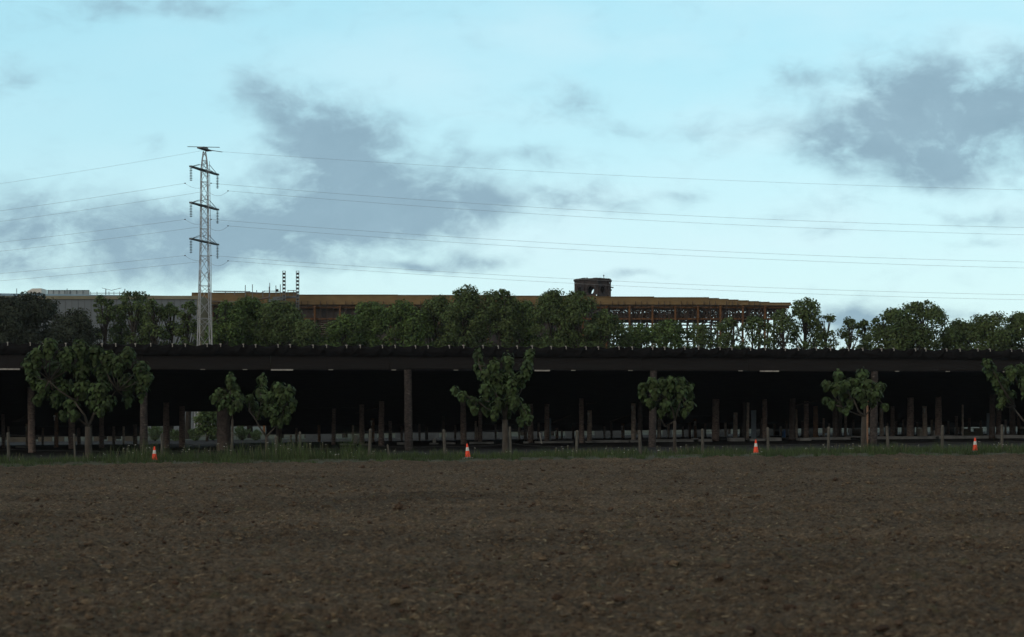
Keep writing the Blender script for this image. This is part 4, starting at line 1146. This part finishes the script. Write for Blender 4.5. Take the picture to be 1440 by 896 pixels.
def noise(vec, sx, sy, scale, det, rough=.55, off=(0,0,0), dist=0):
    mp = N.new('ShaderNodeMapping'); mp.inputs['Scale'].default_value = (sx, sy, 1); mp.inputs['Location'].default_value = off
    L.new(vec, mp.inputs['Vector'])
    n = N.new('ShaderNodeTexNoise'); n.inputs['Scale'].default_value = scale; n.inputs['Detail'].default_value = det; n.inputs['Roughness'].default_value = rough
    n.inputs['Distortion'].default_value = dist
    L.new(mp.outputs[0], n.inputs['Vector']); return n.outputs['Fac']
wv = N.new('ShaderNodeTexNoise'); wv.inputs['Scale'].default_value = 14; wv.inputs['Detail'].default_value = 3; L.new(UV, wv.inputs['Vector'])
warp = vmath('MULTIPLY', vmath('SUBTRACT', wv.outputs['Color'], (.5,.5,.5)), (.05,.03,0))
UVW = vmath('ADD', UV, warp)
BL = [(345,120,26,22,.45),(400,135,60,28,.6),(450,185,75,42,.9),(505,235,85,55,1.05),(545,300,105,42,.9),(655,292,75,24,.8),(450,300,95,42,.75),(330,330,90,42,.7),(250,300,50,24,.55),(140,345,120,34,.45),(50,380,110,26,.5),(370,365,100,26,.5),
      (45,278,40,14,.4),(15,330,50,30,.35),(802,140,36,22,.85),(760,215,60,16,.6),(840,270,55,20,.9),(780,275,30,14,.7),(675,368,46,10,1.0),(580,380,60,7,.85),(895,386,52,7,.95),(1160,330,50,7,.5),(920,360,28,10,.35),(640,205,20,30,.4),
      (1108,100,38,22,.7),(1300,140,95,50,1.05),(1375,150,90,55,.85),(1240,205,95,40,.9),(1310,230,70,28,.75),(1150,200,40,28,.55),(1180,290,60,14,.3),(1370,294,60,8,.35),(1400,335,50,8,.45),(1190,457,70,20,1.0),(1290,452,80,14,.5),
      (390,345,120,36,.45),(180,330,110,40,.4),(60,300,90,30,.3),(1430,300,60,10,.4),(1100,310,40,8,.3),(960,270,40,10,.35),(720,240,40,14,.3),(220,8,120,18,.7),(20,110,50,20,.5),(215,205,20,12,.5),(980,185,60,16,.5),(870,170,30,14,.5),(-100,300,120,60,.7),(1560,180,110,70,.9)]
acc = None
for (cx_, cy_, rx, ry, st) in BL:
    c0 = ((cx_-720)/F, (HZ-cy_)/F, 0.)
    d = vmath('MULTIPLY', vmath('SUBTRACT', UVW, c0), (F/(rx*1.25), F/(ry*1.25), 0.))
    q = vmath('DOT_PRODUCT', d, d, 'Value')
    e = math_('MULTIPLY', math_('POWER', 2.71828, math_('MULTIPLY', q, -1.)), st)
    acc = e if acc is None else math_('ADD', acc, e)
nA = noise(UV, 1, 1.6, 10, 7, .6, (3.1, 1.7, 0), .3)
nB = noise(UV, 1, 1.9, 34, 5, .6, (1.1, 5.7, 0), .4)
nC = noise(UVW, 1, 1.5, 19, 8, .62, (4.4, 2.2, 0), .2)
stC = sstep(nC, .26, .72)
dens = math_('ADD', math_('MULTIPLY', acc, math_('ADD', math_('MULTIPLY', stC, .85), .45)), math_('ADD', math_('MULTIPLY', math_('SUBTRACT', nA, .5), 1.1), math_('MULTIPLY', math_('SUBTRACT', nB, .5), 1.0)))
cloud = sstep(dens, .0, 1.35)
# thin veil, brightening low and to the right
veil = math_('MULTIPLY', sstep(noise(UV, 1, 2.6, 5, 5, .5, (8, 2, 0)), .35, .75), .55)
low = sstep(V, .0, .30, 1., 0.)
veil = math_('ADD', veil, math_('MULTIPLY', low, .55), clamp=True)
rightg = sstep(U, -.36, .10, .25, 1.)
base = mixc(1.0, sky.outputs[0], (2.1, 2.45, 1.95), 'MULTIPLY')
top_ = mixc(sstep(V, .02, .30), (6.5, 8.8, 9.9), (4.75, 8.5, 10.1))
base2 = mixc(.75, base, top_)
base3 = mixc(math_('MULTIPLY', veil, math_('MULTIPLY', rightg, .75)), base2, (7.3, 9.3, 10.0))
# warm tint added to the unseen sky behind and overhead, to light the ground
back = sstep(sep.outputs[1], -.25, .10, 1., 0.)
cs = mixc(noise(UV, 1, 1.5, 18, 5, .6), (2.1, 3.35, 4.35), (3.1, 4.7, 5.8))
fin = mixc(math_('MULTIPLY', cloud, .90), base3, cs)
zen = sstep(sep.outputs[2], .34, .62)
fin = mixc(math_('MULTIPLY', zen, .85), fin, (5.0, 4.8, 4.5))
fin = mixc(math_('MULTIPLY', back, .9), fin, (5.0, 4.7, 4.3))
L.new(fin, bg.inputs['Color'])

sun = bpy.data.lights.new('sun', 'SUN'); sun.energy = .8; sun.angle = R(14); sun.color = (1, .90, .78)
so = bpy.data.objects.new('sun', sun); COL.objects.link(so)
dirv = Vector((math.sin(SUN_AZ)*math.cos(SUN_EL), math.cos(SUN_AZ)*math.cos(SUN_EL), math.sin(SUN_EL)))
so.rotation_euler = dirv.to_track_quat('Z', 'Y').to_euler()

hz = MB(); hz.box((0, 2150, 24), (5200, 5500, 56))
hm = bpy.data.materials.new('thin_haze'); hm.use_nodes = True; hn = hm.node_tree; hn.nodes.clear()
ho = hn.nodes.new('ShaderNodeOutputMaterial'); hv = hn.nodes.new('ShaderNodeVolumePrincipled')
hv.inputs['Color'].default_value = (.88,.93,1,1); hv.inputs['Density'].default_value = HAZE
hn.links.new(hv.outputs[0], ho.inputs['Volume'])
tag(hz.build('haze', hm), 'thin pale dusk haze filling the air over the field and beyond the shed', 'haze', kind='stuff')
# ------------------------------------------------------------------ camera
cam = bpy.data.cameras.new('camera'); co = bpy.data.objects.new('camera', cam); COL.objects.link(co)
co.location = (0, 0, EYE); co.rotation_euler = (R(90), 0, 0)
cam.sensor_width = 36; cam.lens = 50; cam.shift_y = (HZ-448)/1440.0
cam.clip_start = .5; cam.clip_end = 9000
cam.dof.use_dof = True; cam.dof.focus_distance = 95; cam.dof.aperture_fstop = 1.6
scene.camera = co
scene.view_settings.view_transform = 'Standard'; scene.view_settings.look = 'None'; scene.view_settings.exposure = 0; scene.view_settings.gamma = 1
scene.cycles.max_bounces = 5
